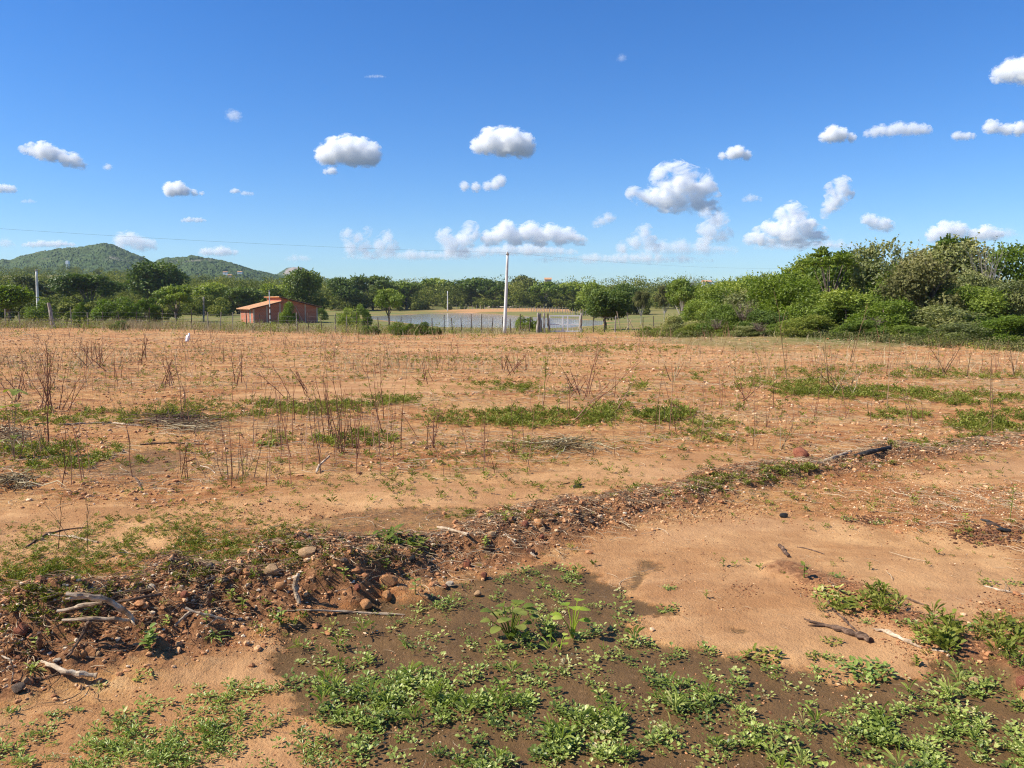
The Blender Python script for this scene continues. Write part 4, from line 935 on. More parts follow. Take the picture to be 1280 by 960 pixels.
def curvy(n, L, segs=5, bend=.25, lift=.02):
    out = []
    for _ in range(n):
        t = np.linspace(-.5, .5, segs)[:, None]; b = bend * RNG.normal(size=3); P = np.concatenate([t * L, b[0] * L * (t ** 2 * 4 - .5) * .5, lift + .02 * np.abs(RNG.normal(size=(segs, 1)))], 1); out.append(P)
    return out
def litter():
    acc = Acc(); protos = []
    for i in range(10):
        P = curvy(1, 1., 5, .35, 0)[0]; P[:, 2] = .05 * RNG.random(5) + .02
        V, F, C = tube(P, [.006, .008, .009, .007, .004], 4); protos.append((V, F))
    def put(x, y, L, tone, th):
        z = Hq(x, y); k = RNG.integers(0, 10, len(x))
        for j in range(10):
            q = k == j; m_ = q.sum()
            if m_: scatter(acc, *protos[j], np.stack([x[q], y[q], z[q] + .004], 1), np.stack([L[q], L[q] * th[q], L[q] * th[q]], 1), RNG.random(m_) * 6.28, tone[q], RNG.normal(size=m_) * .12)
    x, y = berm_samples(13000, .9); L = .03 + .15 * RNG.random(len(x)) ** 2.2; put(x, y, L, np.clip(.72 * RNG.random(len(x)), 0, 1), 1.0 + 1.0 * RNG.random(len(x)))
    n = 70000; y = 4 * (52 / 4) ** RNG.random(n); x = (RNG.random(n) * 2 - 1) * .76 * (y + 1); mk = masks(x, y)
    kp = RNG.random(n) < (.15 + ss(-.22, .25, fbm(x * .5, y * .8, 3, 82))) * (1 - mk[1] * .93) * (1 - mk[0] * .95) * np.where(y < 6, .3, 1)
    x, y = x[kp], y[kp]; L = (.04 + .17 * RNG.random(len(x)) ** 2.2) * (1 + y / 60); put(x, y, L, np.clip(.42 + .6 * RNG.random(len(x)), 0, 1), 1. + y / 22)
    n = 5200; y = 2.3 + 3.2 * RNG.random(n); x = (RNG.random(n) * 2 - 1) * (.72 * y + .5); kp = RNG.random(n) < .10 + .9 * ss(-.05, .25, fbm(x * 2.1, y * 2.1, 3, 131)); x, y = x[kp], y[kp]; put(x, y, .012 + .06 * RNG.random(len(x)) ** 2, np.clip(.1 + .9 * RNG.random(len(x)), 0, 1), 1.2 + 0 * x)
    tag(link('plant_litter', acc.mesh('plant_litter', [M['straw']])), 'dry straw, rootlets and twig bits scattered over the soil', 'litter', kind='stuff')
litter()

# upright dry stems and grass over the field and along the fence
def stems():
    acc = Acc(); prot = []
    for i in range(8):
        t = np.linspace(0, 1, 5)[:, None]; P = np.concatenate([.10 * RNG.normal() * t ** 2 + .015 * RNG.normal(size=(5, 1)), .1 * RNG.normal() * t ** 2, t], 1); V, F, C = tube(P, .004 * (1.25 - t[:, 0]), 3); prot.append((V, F))
    def put(x, y, h, th, tone, tilt=.12):
        z = Hq(x, y); k = RNG.integers(0, 8, len(x))
        for j in range(8):
            q = k == j; m_ = q.sum()
            if m_: scatter(acc, *prot[j], np.stack([x[q], y[q], z[q] - .01], 1), np.stack([h[q] * th[q], h[q] * th[q], h[q]], 1), RNG.random(m_) * 6.28, tone[q], RNG.normal(size=m_) * tilt)
    n = 34000; y = 6.5 * (62 / 6.5) ** RNG.random(n); x = (RNG.random(n) * 2 - 1) * .74 * (y + 1); mk = masks(x, y)
    kp = RNG.random(n) < ss(-.05, .35, fbm(x * .35, y * .5, 2, 91)) * (1 - mk[1]) * (1 - mk[0]) * ss(6, 13, y) * np.where(x / y < -.1, 1, .6); x, y = x[kp], y[kp]
    h = .08 + .55 * RNG.random(len(x)) ** 2.0 * ss(5, 22, y); put(x, y, h, 1 + y / 13, .3 + .7 * RNG.random(len(x)), .3)
    # dense belt by the fence
    n = 15000; X = -40 + 700 * RNG.random(n); d = 52 + 30 * RNG.random(n) ** 1.2; x = (X - 640) / FPX * d; kp = RNG.random(n) < np.clip(.25 + ss(-.2, .3, fbm(x / 4, d / 3, 3, 93)), 0, 1) * np.where(X < 330, 1, .6) * ss(50, 62, d + 5 * fbm(x / 3, d / 3, 2, 94)); x, y = x[kp], d[kp]
    put(x, y, .35 + .55 * RNG.random(len(x)), 3.2 + 0 * x, .35 + .6 * RNG.random(len(x)), .2)
    tag(link('dry_grass', acc.mesh('dry_grass', [M['straw']])), 'sparse dry grass stems over the field and a straw coloured belt along the fence', 'dry grass', kind='stuff')
stems()

def red_stems():
    acc = Acc(); prot = []
    for i in range(8):
        t = np.linspace(0, 1, 6)[:, None]; P = np.concatenate([.12 * RNG.normal() * t ** 2 + .02 * RNG.normal(size=(6, 1)) * t, .12 * RNG.normal() * t ** 2, t], 1); V, F, C = tube(P, .005 * (1.2 - t[:, 0]), 3); prot.append((V, F))
    cx = RNG.random(420); Y = 6.5 * (60 / 6.5) ** RNG.random(420); xs_, ys_, hs_ = [], [], []
    for c, y in zip(cx, Y):
        x = (c * 2 - 1) * .70 * y; w = ss(-.1, .25, fbm(np.array([x * .3]), np.array([y * .3]), 2, 191))[0] + (.35 if x < 0 else .15)
        if RNG.random() > w: continue
        n = RNG.integers(2, 9); xs_.append(x + .25 * RNG.normal(size=n)); ys_.append(y + .3 * RNG.normal(size=n)); hs_.append((.3 + .6 * RNG.random()) * (.5 + .6 * RNG.random(n)))
    x = np.concatenate(xs_); y = np.concatenate(ys_); h = np.concatenate(hs_); mk = masks(x, y); kp = (mk[0] < .3) & (mk[1] < .6) & (mk[2] < .3) & (y > 6.2); x, y, h = x[kp], y[kp], h[kp]; z = Hq(x, y); k = RNG.integers(0, 8, len(x))
    for j in range(8):
        q = k == j; m_ = q.sum(); th = (.7 + y[q] / 24)
        if m_: scatter(acc, *prot[j], np.stack([x[q], y[q], z[q] - .01], 1), np.stack([th * h[q] ** .5, th * h[q] ** .5, h[q]], 1), RNG.random(m_) * 6.28, .3 + .6 * RNG.random(m_), RNG.normal(size=m_) * .2)
    tag(link('dry_stems', acc.mesh('dry_stems', [M['stalk']])), 'thin reddish dry stems standing sparsely all over the field', 'dry stems', kind='stuff')
red_stems()

# ------------------------------------------------------------------ low green growth
def herb(nl, l, w, seed, up=.5, stem=.02, narrow=False):
    """rosette of folded leaves; returns V,F(tri),tone"""
    rs = np.random.RandomState(seed); V = []; F = []; t = []
    for i in range(nl):
        a = i * 2.4 + rs.rand() * .6; el = up * (.4 + 1.1 * rs.rand()) * (1 - .5 * i / nl) + .05; rr = stem * (.2 + 1.4 * rs.rand()); ll = l * (.6 + .6 * rs.rand()); ww = w * (.7 + .5 * rs.rand())
        d = np.array([math.cos(a) * math.cos(el), math.sin(a) * math.cos(el), math.sin(el)]); s = np.array([-math.sin(a), math.cos(a), 0]); u = np.cross(d, s) * -1
        if u[2] < 0: u = -u
        b = d * rr + np.array([0, 0, .15 * l + .6 * l * rs.rand()]); k = len(V)
        V += [b, b + d * ll * .55 - s * ww * .5 + u * .10 * ll, b + d * ll * .5, b + d * ll * .55 + s * ww * .5 + u * .10 * ll, b + d * ll - u * .12 * ll, b + d * ll * .85 - s * ww * .36 + u * .04 * ll, b + d * ll * .85 + s * ww * .36 + u * .04 * ll]
        F += [[k, k + 2, k + 1], [k, k + 3, k + 2], [k + 1, k + 2, k + 5], [k + 2, k + 3, k + 6], [k + 2, k + 4, k + 5], [k + 2, k + 6, k + 4]]; tt = .22 * (rs.rand() - .5); t += [tt] * 7
    return np.array(V), np.array(F), np.array(t)
HERBS = [herb(5 + s * 2, .030 - .002 * s, .024 - .0015 * s, s, .25 + .12 * s, .022 + .005 * s) for s in range(6)] + [herb(8, .028, .021, 20 + s, .6, .026) for s in range(4)] + [herb(16, .045, .012, 40 + s, .6, .02) for s in range(4)]
GRASSES = [herb(12, .12, .007, 60 + s, 1.3, .012) for s in range(4)]
WEEDS = [herb(16, .07, .035, 80 + s, .9, .06) for s in range(4)]
def put_herbs(acc, lib, x, y, s, tone, z=None):
    z = Hq(x, y) if z is None else z; k = RNG.integers(0, len(lib), len(x))
    for j in range(len(lib)):
        q = k == j; m_ = q.sum()
        if m_: scatter(acc, lib[j][0], lib[j][1], np.stack([x[q], y[q], z[q] - .003], 1), s[q], RNG.random(m_) * 6.28, tone[q], RNG.normal(size=m_) * .15, lib[j][2])
def near_cover():
    acc = Acc(); n = 62000; y = 2.2 + 2.5 * RNG.random(n); x = (RNG.random(n) * 2 - 1) * (.72 * y + .6); z = Hq(x, y); X, Y, _ = project(x, y, z)
    P = [(330, 840), (350, 800), (420, 790), (520, 800), (560, 775), (640, 745), (720, 765), (790, 800), (850, 815), (950, 842), (1040, 858), (1080, 852), (1140, 850), (1180, 838), (1230, 836), (1330, 836), (1330, 1010), (400, 1010), (385, 920), (350, 880)]
    sd = poly_dist(X, Y, P); den = ss(10, -110, sd) * .5 + .13 * ss(5, -5, sd)
    for cx, cy, rx, ry, a in ((960, 930, 300, 40, .6), (650, 930, 160, 30, .45), (470, 860, 110, 30, .4), (840, 830, 50, 20, .6), (740, 730, 90, 18, .05), (1210, 900, 90, 50, .4), (690, 860, 160, 30, -.35), (1000, 850, 70, 16, -.5), (560, 930, 40, 20, -.2), (1120, 900, 30, 20, -.2)):
        den = den + a * np.exp(-((X - cx) / rx) ** 2 - ((Y - cy) / ry) ** 2) * (sd < 8)
    sw = poly_dist(X, Y, [(360, 800), (480, 765), (600, 722), (705, 705), (790, 745), (838, 760), (785, 790), (880, 815), (1130, 852), (1140, 870), (400, 900)]); den = np.maximum(den, .20 * ss(4, -10, sw))
    cl = (.38 + ss(-.14, .30, fbm(x * 3.6, y * 3.6, 3, 101))) * ss(-.10, .18, fbm(x * 15, y * 15, 2, 102)); k = RNG.random(n) < den * cl * .90
    put_herbs(acc, HERBS[:10], x[k], y[k], .30 + .60 * RNG.random(k.sum()) ** 1.7, np.clip(.5 + .8 * (RNG.random(k.sum()) - .5) + .25 * fbm(x[k] * 3, y[k] * 3, 2, 103), 0, 1))
    k2 = RNG.random(n) < den * cl * .035; put_herbs(acc, GRASSES, x[k2], y[k2], .25 + .35 * RNG.random(k2.sum()), .4 + .5 * RNG.random(k2.sum()))
    k3 = RNG.random(n) < den * .006; put_herbs(acc, HERBS[10:], x[k3], y[k3], .4 + .3 * RNG.random(k3.sum()), .2 + .75 * RNG.random(k3.sum()))
    # scattered tufts on the sand at lower left
    sd2 = poly_dist(X, Y, [(0, 880), (140, 880), (240, 850), (340, 850), (420, 930), (430, 1000), (-60, 1000), (-60, 900)])
    k = RNG.random(n) < ss(10, -30, sd2) * (.03 + .22 * ss(.14, .34, fbm(x * 3.4, y * 3.4, 2, 105))); put_herbs(acc, HERBS[6:], x[k], y[k], .3 + .35 * RNG.random(k.sum()), .35 + .4 * RNG.random(k.sum()))
    tag(link('ground_cover', acc.mesh('ground_cover', [M['leaf_herb']])), 'small round leaved creeping herbs covering the damp mud in front', 'ground cover', kind='stuff')
near_cover()
def mid_cover():
    acc = Acc()
    E = [(200, 690, 190, 34, 1900, .44), (60, 745, 90, 26, 800, .44), (430, 690, 110, 14, 520, .44), (330, 690, 90, 30, 500, .42), (100, 725, 130, 20, 400, .42), (250, 650, 90, 14, 200, .4), (130, 522, 170, 7, 700, .9), (270, 512, 80, 9, 420, .9), (360, 508, 60, 7, 300, .9), (60, 572, 110, 13, 800, .8), (470, 502, 50, 6, 420, .9), (400, 510, 60, 9, 400, .9),
         (445, 550, 48, 8, 420, .8), (350, 548, 20, 6, 60, .7), (640, 524, 100, 9, 700, .9), (720, 522, 80, 10, 500, 1.0), (800, 517, 60, 9, 520, 1.2), (870, 530, 50, 5, 160, .8), (630, 484, 45, 4, 200, 1.), (740, 437, 110, 3.5, 420, 1.6), (560, 450, 60, 3, 150, 1.3), (680, 490, 40, 4, 120, 1.1), (790, 485, 16, 6, 80, 1.6),
         (1010, 487, 50, 7, 420, 1.1), (1090, 492, 80, 6, 600, 1.1), (990, 476, 70, 4, 200, 1.1), (1210, 500, 70, 6, 350, 1.1), (1245, 528, 55, 12, 600, 1.), (1125, 520, 35, 5, 200, .9), (900, 545, 70, 8, 260, .7), (1200, 470, 90, 4, 300, 1.2), (1060, 464, 120, 4, 300, 1.3), (860, 472, 40, 3, 100, 1.1), (950, 484, 30, 5, 120, 1.1),
         (660, 560, 45, 10, 160, .6), (560, 570, 80, 14, 160, .5), (740, 605, 120, 6, 90, .45), (640, 645, 70, 6, 240, .45), (850, 612, 70, 5, 420, .55), (920, 601, 60, 5, 420, .6), (985, 588, 35, 5, 260, .7), (1170, 556, 50, 4, 160, .7), (1060, 580, 60, 7, 90, .6), (1235, 548, 45, 4, 90, .7), (150, 470, 150, 20, 160, .9), (330, 460, 250, 20, 200, .9), (900, 460, 300, 18, 200, 1.),
         (1180, 640, 100, 40, 60, .5), (1110, 700, 160, 40, 18, .5), (640, 470, 600, 40, 500, .8), (300, 560, 300, 40, 200, .6), (1070, 755, 50, 14, 60, .9), (1170, 800, 30, 20, 50, .9), (1250, 800, 40, 20, 60, .8), (500, 700, 200, 20, 60, .5), (250, 770, 200, 20, 90, .55), (60, 800, 80, 20, 30, .6)]
    E += [(640, 520, 700, 90, 2600, .7), (900, 470, 420, 40, 900, 1.), (250, 450, 330, 24, 900, 1.), (560, 440, 560, 10, 700, 1.3), (620, 600, 600, 30, 500, .45), (300, 690, 330, 40, 400, .35), (1100, 620, 220, 40, 160, .5)]
    for cx, cy, rx, ry, n, s in E:
        n = int(n * 1.5); rx *= 1.12; ry *= 1.25
        a = RNG.random(n) * 6.28; r = np.sqrt(RNG.random(n)) * (1 + .15 * RNG.normal(size=n)); X = cx + rx * r * np.cos(a); Y = cy + ry * r * np.sin(a); ok = Y > 428; P = gp(X[ok], Y[ok])
        if not len(P): continue
        k = fbm(P[:, 0] * 3 / s, P[:, 1] * 2 / s, 2, 120) > -.05 - .2 * RNG.random(len(P)); P = P[k]; m_ = len(P)
        bk = masks(P[:, 0], P[:, 1])[2]; P = P[(bk < .35) | (RNG.random(m_) < .22)]; m_ = len(P)
        if not m_: continue
        lib = HERBS[10:] + GRASSES[:1] + WEEDS[:2]
        put_herbs(acc, lib, P[:, 0], P[:, 1], s * (.5 + .8 * RNG.random(m_)) * .56 * np.array([[1, 1, .75]])[0].mean(), np.clip(.48 + .7 * (RNG.random(m_) - .5), 0, 1), P[:, 2])
    tag(link('weed_patches', acc.mesh('weed_patches', [M['leaf_weed']])), 'low green weed patches in bands across the red field', 'weeds', kind='stuff')
mid_cover()
def undergrowth():
    acc = Acc(); dry = Acc()
    def clump(X, d, n, h, w, tone, leaf=.12, acc=acc):
        p = at(X, d); z = gz(p[0], p[1]); Q = RNG.normal(size=(n, 3)) * [w * .45, w * .45, 0]; Q[:, 2] = h * RNG.random(n) ** 1.3; P = Q + [p[0], p[1], z]
        leaves(acc, P, leaf * (.6 + .7 * RNG.random(n)), np.clip(tone + .4 * (RNG.random(n) - .5), 0, 1), .5)
    # belt at the foot of the thicket
    for i in range(900):
        X = 800 + 560 * RNG.random(); d0 = np.interp(X, [800, 900, 1000, 1100, 1300], [54, 44, 38.5, 34.5, 31]); d = d0 - 2.4 + 9 * RNG.random()
        clump(X, d, 90, .10 + .36 * RNG.random(), .55, .25 + .5 * RNG.random(), .07, dry if RNG.random() < (.8 if d < d0 else .45) else acc)
    # leafy weeds by the fence
    for i in range(330):
        X = -20 + 590 * RNG.random(); d = 60 + 22 * RNG.random(); clump(X, d, 40, .35 + .7 * RNG.random() ** 2, .45, .35 + .35 * RNG.random(), .12)
    for i in range(160):
        X = -20 + 860 * RNG.random(); d = 44 + 20 * RNG.random(); clump(X, d, 22, .12 + .35 * RNG.random() ** 2, .35, .4 + .4 * RNG.random(), .08)
    for i in range(90):
        X = 560 + 290 * RNG.random(); d = 66 + 14 * RNG.random(); clump(X, d, 36, .2 + .4 * RNG.random() ** 2, .5, .4 + .35 * RNG.random(), .11)
    tag(link('dry_undergrowth', dry.mesh('dry_undergrowth', [M['leaf_dry']])), 'withered brown and olive weeds at the foot of the thicket', 'undergrowth', kind='stuff')
    tag(link('undergrowth', acc.mesh('undergrowth', [M['leaf_weed']])), 'tangle of low weeds along the fence and at the foot of the thicket', 'undergrowth', kind='stuff')
undergrowth()

# ------------------------------------------------------------------ stones
GS = 'larger stones on the earth ridge'
def stone(X, Y, w, h, m_, label, seed, grp=GS, name='stone', fl=None):
    p = gp(X, Y + h * .35)[0]; dep = p[1] * CP + (CAMH - p[2]) * SP; r = w / FPX * dep / 2; rz_ = h / FPX * dep / 2 * 1.15
    me = rock_mesh(name, m_, seed, 3, 1., 1.0)
    o = link(name, me, None, p + [0, 0, rz_ * .55], (RNG.normal() * .15, RNG.normal() * .15, RNG.normal() * .5), (r * .86, r * .72, rz_ * .84))
    tag(o, label, 'stone', grp)
for i, s in enumerate([
    (486, 724, 27, 19, 'rock_orange', 'orange brick shaped stone on the ridge face above two round ones'), (484, 744, 15, 15, 'rock_orange', 'round orange stone just under the brick shaped one'),
    (457, 755, 20, 15, 'rock_orange', 'orange stone left of and lower than the brick shaped one'), (385, 689, 29, 17, 'rock_tan', 'flat tan slab stone on the ridge crest'),
    (340, 712, 25, 16, 'rock_tan', 'brownish tan stone on the crest, left of the flat slab'), (350, 731, 18, 12, 'rock_orange', 'orange brown stone below the brownish tan crest stone'),
    (299, 714, 9, 11, 'rock_tan', 'left one of two touching small tan stones on the crest'), (307, 714, 9, 11, 'rock_orange', 'right one of two touching small stones on the crest'),
    (281, 725, 13, 9, 'rock_grey', 'grey brown oval stone below the two touching stones'), (231, 743, 13, 11, 'rock_red', 'red stone alone on the crest, left part'),
    (188, 735, 17, 12, 'rock_pale', 'pale cream stone on the left part of the ridge crest'), (263, 708, 19, 10, 'rock_grey', 'long brown stone behind the crest near the green weeds'),
    (28, 786, 26, 18, 'rock_red', 'large dark red stone on the left end of the ridge'), (78, 768, 10, 8, 'rock_orange', 'yellowish stone between the bleached sticks at left'), (99, 768, 15, 9, 'rock_orange', 'orange stone under the thick bleached branch'),
    (103, 817, 11, 12, 'rock_orange', 'orange stone at the foot of the ridge, left of a rounder one'), (124, 817, 10, 9, 'rock_tan', 'rounder tan stone at the foot of the ridge'), (11, 811, 12, 11, 'rock_orange', 'orange stone near the left edge of the view'),
    (32, 850, 10, 9, 'rock_tan', 'tan stone touching a dark one at the lower left'), (23, 859, 22, 13, 'rock_grey', 'dark grey stone at the lower left foot of the ridge'), (71, 825, 12, 6, 'rock_pale', 'flat whitish stone above the grey curved branch'),
    (614, 667, 13, 8, 'rock_tan', 'pale tan stone on the crest at the middle of the ridge'), (561, 667, 9, 9, 'rock_orange', 'square orange stone on the crest beside a white stick'), (538, 668, 12, 7, 'rock_tan', 'flat tan stone on the crest left of the square orange one'),
    (522, 670, 10, 7, 'rock_tan', 'tan stone at the crest next to the bright weed clump'), (516, 698, 11, 10, 'charred', 'black charred lump on the ridge face'), (656, 655, 12, 11, 'rock_red', 'red orange stone on the crest, right part of the ridge'),
    (597, 742, 12, 10, 'rock_tan', 'pinkish stone alone on the wet mud below the ridge'), (605, 719, 11, 10, 'rock_red', 'round brownish red stone at the foot of the ridge face'), (619, 695, 8, 8, 'rock_orange', 'small yellow orange stone on the ridge face'),
    (509, 679, 8, 8, 'rock_red', 'small brick red stone behind the black charred lump'), (562, 729, 13, 6, 'rock_pale', 'long whitish stone at the foot of the ridge'), (674, 653, 13, 11, 'rock_orange', 'upper orange stone of a column of three on the crest'),
    (678, 662, 11, 8, 'rock_tan', 'middle stone of a column of three on the crest'), (678, 671, 9, 7, 'rock_red', 'lowest stone of a column of three on the crest'), (584, 705, 13, 14, 'rock_red', 'upright brown stone in the tangle of roots'),
    (447, 734, 12, 9, 'rock_red', 'reddish stone left of the brick shaped one'), (430, 700, 12, 9, 'rock_grey', 'dull stone among roots left of the black lump'), (740, 652, 9, 8, 'rock_grey', 'dark stone near the right end of the wide ridge'), (715, 640, 12, 8, 'rock_orange', 'orange stone on the crest where the ridge narrows'),
    (1219, 851, 17, 13, 'rock_tan', 'smooth tan stone among the herbs at the lower right'), (1277, 853, 22, 20, 'rock_red', 'brownish red stone cut by the right edge'), (877, 846 - 2, 1, 1, 'rock_tan', '')]):
    if s[5]: stone(*s, seed=200 + i)
stone(1106, 548, 6, 4, 'rock_pale', 'small white stone on the bare field beyond the burnt log', 301, None)
stone(1000, 567, 26, 17, 'rock_red', 'dark reddish domed lump beside the split log', 302, None, 'clod')
stone(722, 607, 17, 5, 'charred', 'flat black scrap lying alone on the pale sand', 303, None, 'burnt_scrap')
stone(980, 644, 14, 7, 'charred', 'ragged black burnt clump on the smooth sand', 304, None, 'burnt_clump')
stone(605 + 650, 662, 22, 5, 'charred', 'long black burnt crust at the right edge of the sand', 305, None, 'burnt_crust')
stone(1240, 655, 16, 5, 'brownwood', 'dark bark scrap above the burnt crust', 306, None, 'bark_scrap')
stone(545, 755, 7, 5, 'rock_tan', 'small tan stone at the tip of the long pale stick', 307, None)

# ------------------------------------------------------------------ branches and sticks on the ground
def stick(pts, w, m_, label, cat='stick', name=None, up=None, forks=(), sides=8, jit=.28, grp='sticks and branches on the ridge and sand'):
    """pts photo pixels along the stick, w pixel widths, up heights in metres above ground"""
    P = np.array(pts, float); n = len(P); G = gp(P[:, 0], P[:, 1]); dep = G[:, 1] * CP + (CAMH - G[:, 2]) * SP
    w = np.broadcast_to(np.asarray(w, float), (n,)) / FPX * dep / 2; up = np.zeros(n) if up is None else np.array(up, float)
    for i in range(n):                       # raise a point and slide it so that it stays in its pixel column and row
        if up[i]: 
            dx, dy, dz = ray(P[i, 0], P[i, 1]); t = (G[i, 2] + up[i] - CAMH) / dz; G[i] = [dx * t, dy * t, G[i, 2] + up[i]]
    G[:, 2] += w * .75
    s = np.linspace(0, n - 1, max(3 * n, 9)); Q = np.stack([np.interp(s, np.arange(n), G[:, k]) for k in range(3)], 1); ww = np.interp(s, np.arange(n), w)
    Q[1:-1] = (Q[:-2] + 2 * Q[1:-1] + Q[2:]) / 4 + RNG.normal(size=(len(Q) - 2, 3)) * ww[1:-1, None] * .22
    o0 = Q[0].copy(); a = Acc(); add_tube(a, Q - o0, ww * (1 + .15 * RNG.normal(size=len(ww))), sides, jit=jit)
    for i, dv, L, fw in forks:
        b = Q[int(i * (len(Q) - 1))] - o0; e = b + np.array(dv, float) * L; add_tube(a, [b, (b + e) / 2 + RNG.normal(size=3) * fw * .3, e], [fw, fw * .8, fw * .4], 6, jit=.2)
    nm = name or cat
    tag(link(nm, a.mesh(nm, [M[m_]], False), None, o0), label, cat, grp)
S = stick
S([(83, 744), (108, 747), (130, 752), (152, 763), (171, 778)], [5, 7, 8, 7, 4], 'bleached', 'thick bleached forked branch lying across the left end of the ridge', 'branch', up=[.07, .08, .07, .06, .02], forks=[(.35, (-.9, -.2, -.05), .10, .010), (.95, (.5, -.6, -.3), .06, .008)])
S([(72, 765), (100, 760), (128, 755)], [4, 5, 4], 'bleached', 'straight pale stick just under the thick bleached branch', up=[.03, .05, .06])
S([(140, 756), (170, 750), (200, 744)], [4, 4, 3], 'brownwood', 'long brown stick running right from the thick bleached branch', up=[.05, .05, .04])
S([(78, 776), (115, 775), (145, 776), (168, 777)], [3, 5, 5, 4], 'bleached', 'lowest straight pale stick under the thick bleached branch', up=[.03, .05, .05, .02])
S([(113, 778), (106, 790), (96, 805), (90, 815), (83, 824)], [5, 4, 3.4, 3.4, 3], 'brownwood', 'curved brown root hanging down the ridge face', 'root', up=[.05, .03, .02, .01, .0], forks=[(.15, (-.6, -.4, -.1), .05, .004)])
S([(52, 828), (68, 835), (84, 843), (104, 844), (121, 846)], [4, 6, 6, 6, 5], 'bleached', 'grey weathered curved branch at the foot of the ridge', 'branch', up=[.02, .02, .01, .01, .01])
S([(49, 792), (49.5, 802), (50, 812)], [4, 5, 6], 'brownwood', 'short brown stub standing in the left end of the ridge', 'stub', up=[.05, .03, 0])
S([(262, 742), (261.5, 750), (261, 760)], [5, 6, 5], 'brownwood', 'dark upright stub beside the two leafed seedlings', 'stub', up=[.06, .03, 0])
S([(219, 783), (228, 774), (237, 766)], [3, 4, 3], 'bleached', 'short slanting stick in the middle of the ridge face', up=[.01, .02, .02])
S([(232, 761), (248, 768), (264, 770), (281, 776)], [3.4, 3, 3, 3], 'bleached', 'bent pale stick right of the short slanting stick', up=[.04, .03, .03, .02], forks=[(.9, (-.6, -.9, -.3), .07, .004)])
S([(373, 718), (370, 728), (369, 740), (374, 756)], [4, 6, 7, 4], 'bleached', 'upright weathered root stub in the ridge under the flat slab stone', 'stub', up=[.06, .04, .02, .0])
S([(346, 765), (380, 763), (430, 765), (470, 768), (506, 769)], [1.6, 2.4, 3, 3, 1.6], 'bleached', 'long thin pale stick lying along the foot of the ridge')
S([(547, 660), (566, 664), (585, 670)], [3, 4.5, 4], 'bleached', 'white splinter on the ridge crest in the middle', up=[.01, .015, .01])
S([(630, 666), (638, 674), (645, 682)], [1.8, 2, 1.6], 'bleached', 'thin white straight stick slanting down the ridge face')
S([(663, 692), (670, 697)], [3, 3], 'bleached', 'short white peg near the right foot of the ridge')
S([(1028, 782), (1044, 787), (1062, 793), (1078, 799), (1089, 804)], [4, 7, 9, 9, 8], 'brownwood', 'dark split log with forked end lying on the pale mud', 'branch', forks=[(.12, (-.9, .55, .12), .10, .008), (.1, (-1, -.05, .05), .09, .006)])
S([(1032, 748), (1038, 757), (1044, 766), (1055, 775), (1064, 784), (1073, 791)], [2, 2.4, 3.2, 3, 3, 2], 'brownwood', 'thin wavy twig above the dark split log', 'twig')
S([(1094, 788), (1104, 790), (1118, 797), (1134, 803), (1152, 811)], [2, 5, 6, 5, 3], 'bleached', 'flaking whitish branch on the damp edge of the mud', 'branch', forks=[(.3, (-.9, .3, .1), .06, .004)])
S([(1165, 813), (1188, 816)], [2, 3], 'bleached', 'short whitish stick right of the flaking branch')
S([(974, 683), (979, 689), (986, 697)], [4, 5, 4], 'brownwood', 'short dark chunk of wood on the smooth sand')
S([(996, 684), (1012, 687), (1030, 693)], [1.4, 1.8, 1.4], 'brownwood', 'thin dark twig right of the dark chunk on the sand', 'twig')
S([(1230, 733), (1250, 739), (1282, 744)], [2, 2.6, 2.4], 'bleached', 'pale twig on the sand at the right edge', 'twig')
S([(1132, 748), (1145, 754), (1160, 758)], [2, 3, 2.4], 'brownwood', 'dark stick on the sand right of the leafy clump')
S([(1226, 650), (1240, 655), (1252, 661)], [3, 4, 3], 'charred', 'black stick near the burnt crust at the right')
S([(32, 685), (46, 676), (60, 668), (85, 662), (110, 660)], [2, 3, 3, 2, 1.6], 'brownwood', 'bent brown stick on bare soil at the left', 'twig')
S([(60, 669), (90, 672), (122, 679)], [2.6, 3.4, 3], 'bleached', 'cream coloured stick touching the bent brown one')
S([(155, 741), (168, 733), (182, 726)], [2, 2.6, 2], 'bleached', 'thin white stick behind the pale cream stone')
S([(1029, 578), (1046, 572), (1063, 566)], [3.5, 5, 4], 'bleached', 'pale stripped half of the split log across the ridge', 'log', 'log', sides=10, jit=.15)
S([(1068, 571), (1090, 566), (1112, 561)], [4, 5.5, 4.5], 'charred', 'black charred half of the split log across the ridge', 'log', 'log', sides=10, jit=.15)
S([(985, 574), (1005, 578), (1028, 580)], [3, 3.4, 3], 'bleached', 'grey stick at the foot of the domed lump')
S([(1212, 548), (1228, 546), (1244, 549)], [2.4, 3, 2], 'brownwood', 'brown stick on the far end of the ridge')
S([(74, 531), (110, 530), (140, 529)], [2, 2.6, 2], 'bleached', 'pale stick left end of the brushwood heap')
S([(142, 530), (160, 532), (178, 533)], [2.6, 3, 2], 'bleached', 'pale stick touching the brushwood heap')
S([(175, 556), (215, 554), (258, 556)], [1.6, 2.2, 1.6], 'brownwood', 'long dark stick below the brushwood heap')
S([(164, 594), (172, 602), (178, 612)], [2, 2.6, 2], 'brownwood', 'slanting brown stick on the bare field at the left')
S([(250, 583), (262, 586), (269, 592)], [1.6, 2, 1.6], 'bleached', 'small bent pale stick left of the tall dry stalks')
S([(395, 592), (399, 582), (412, 571)], [2, 2.4, 2.4], 'bleached', 'pale crooked stick standing below the tall dry stalks', up=[0, .06, .14])
S([(700, 606), (712, 604)], [1, 1.4], 'brownwood', 'hair thin twig at the flat black scrap', 'twig')
S([(690, 553), (715, 553), (738, 556)], [1.6, 2, 1.6], 'bleached', 'thin pale branch on the sandy field in the middle', 'twig')
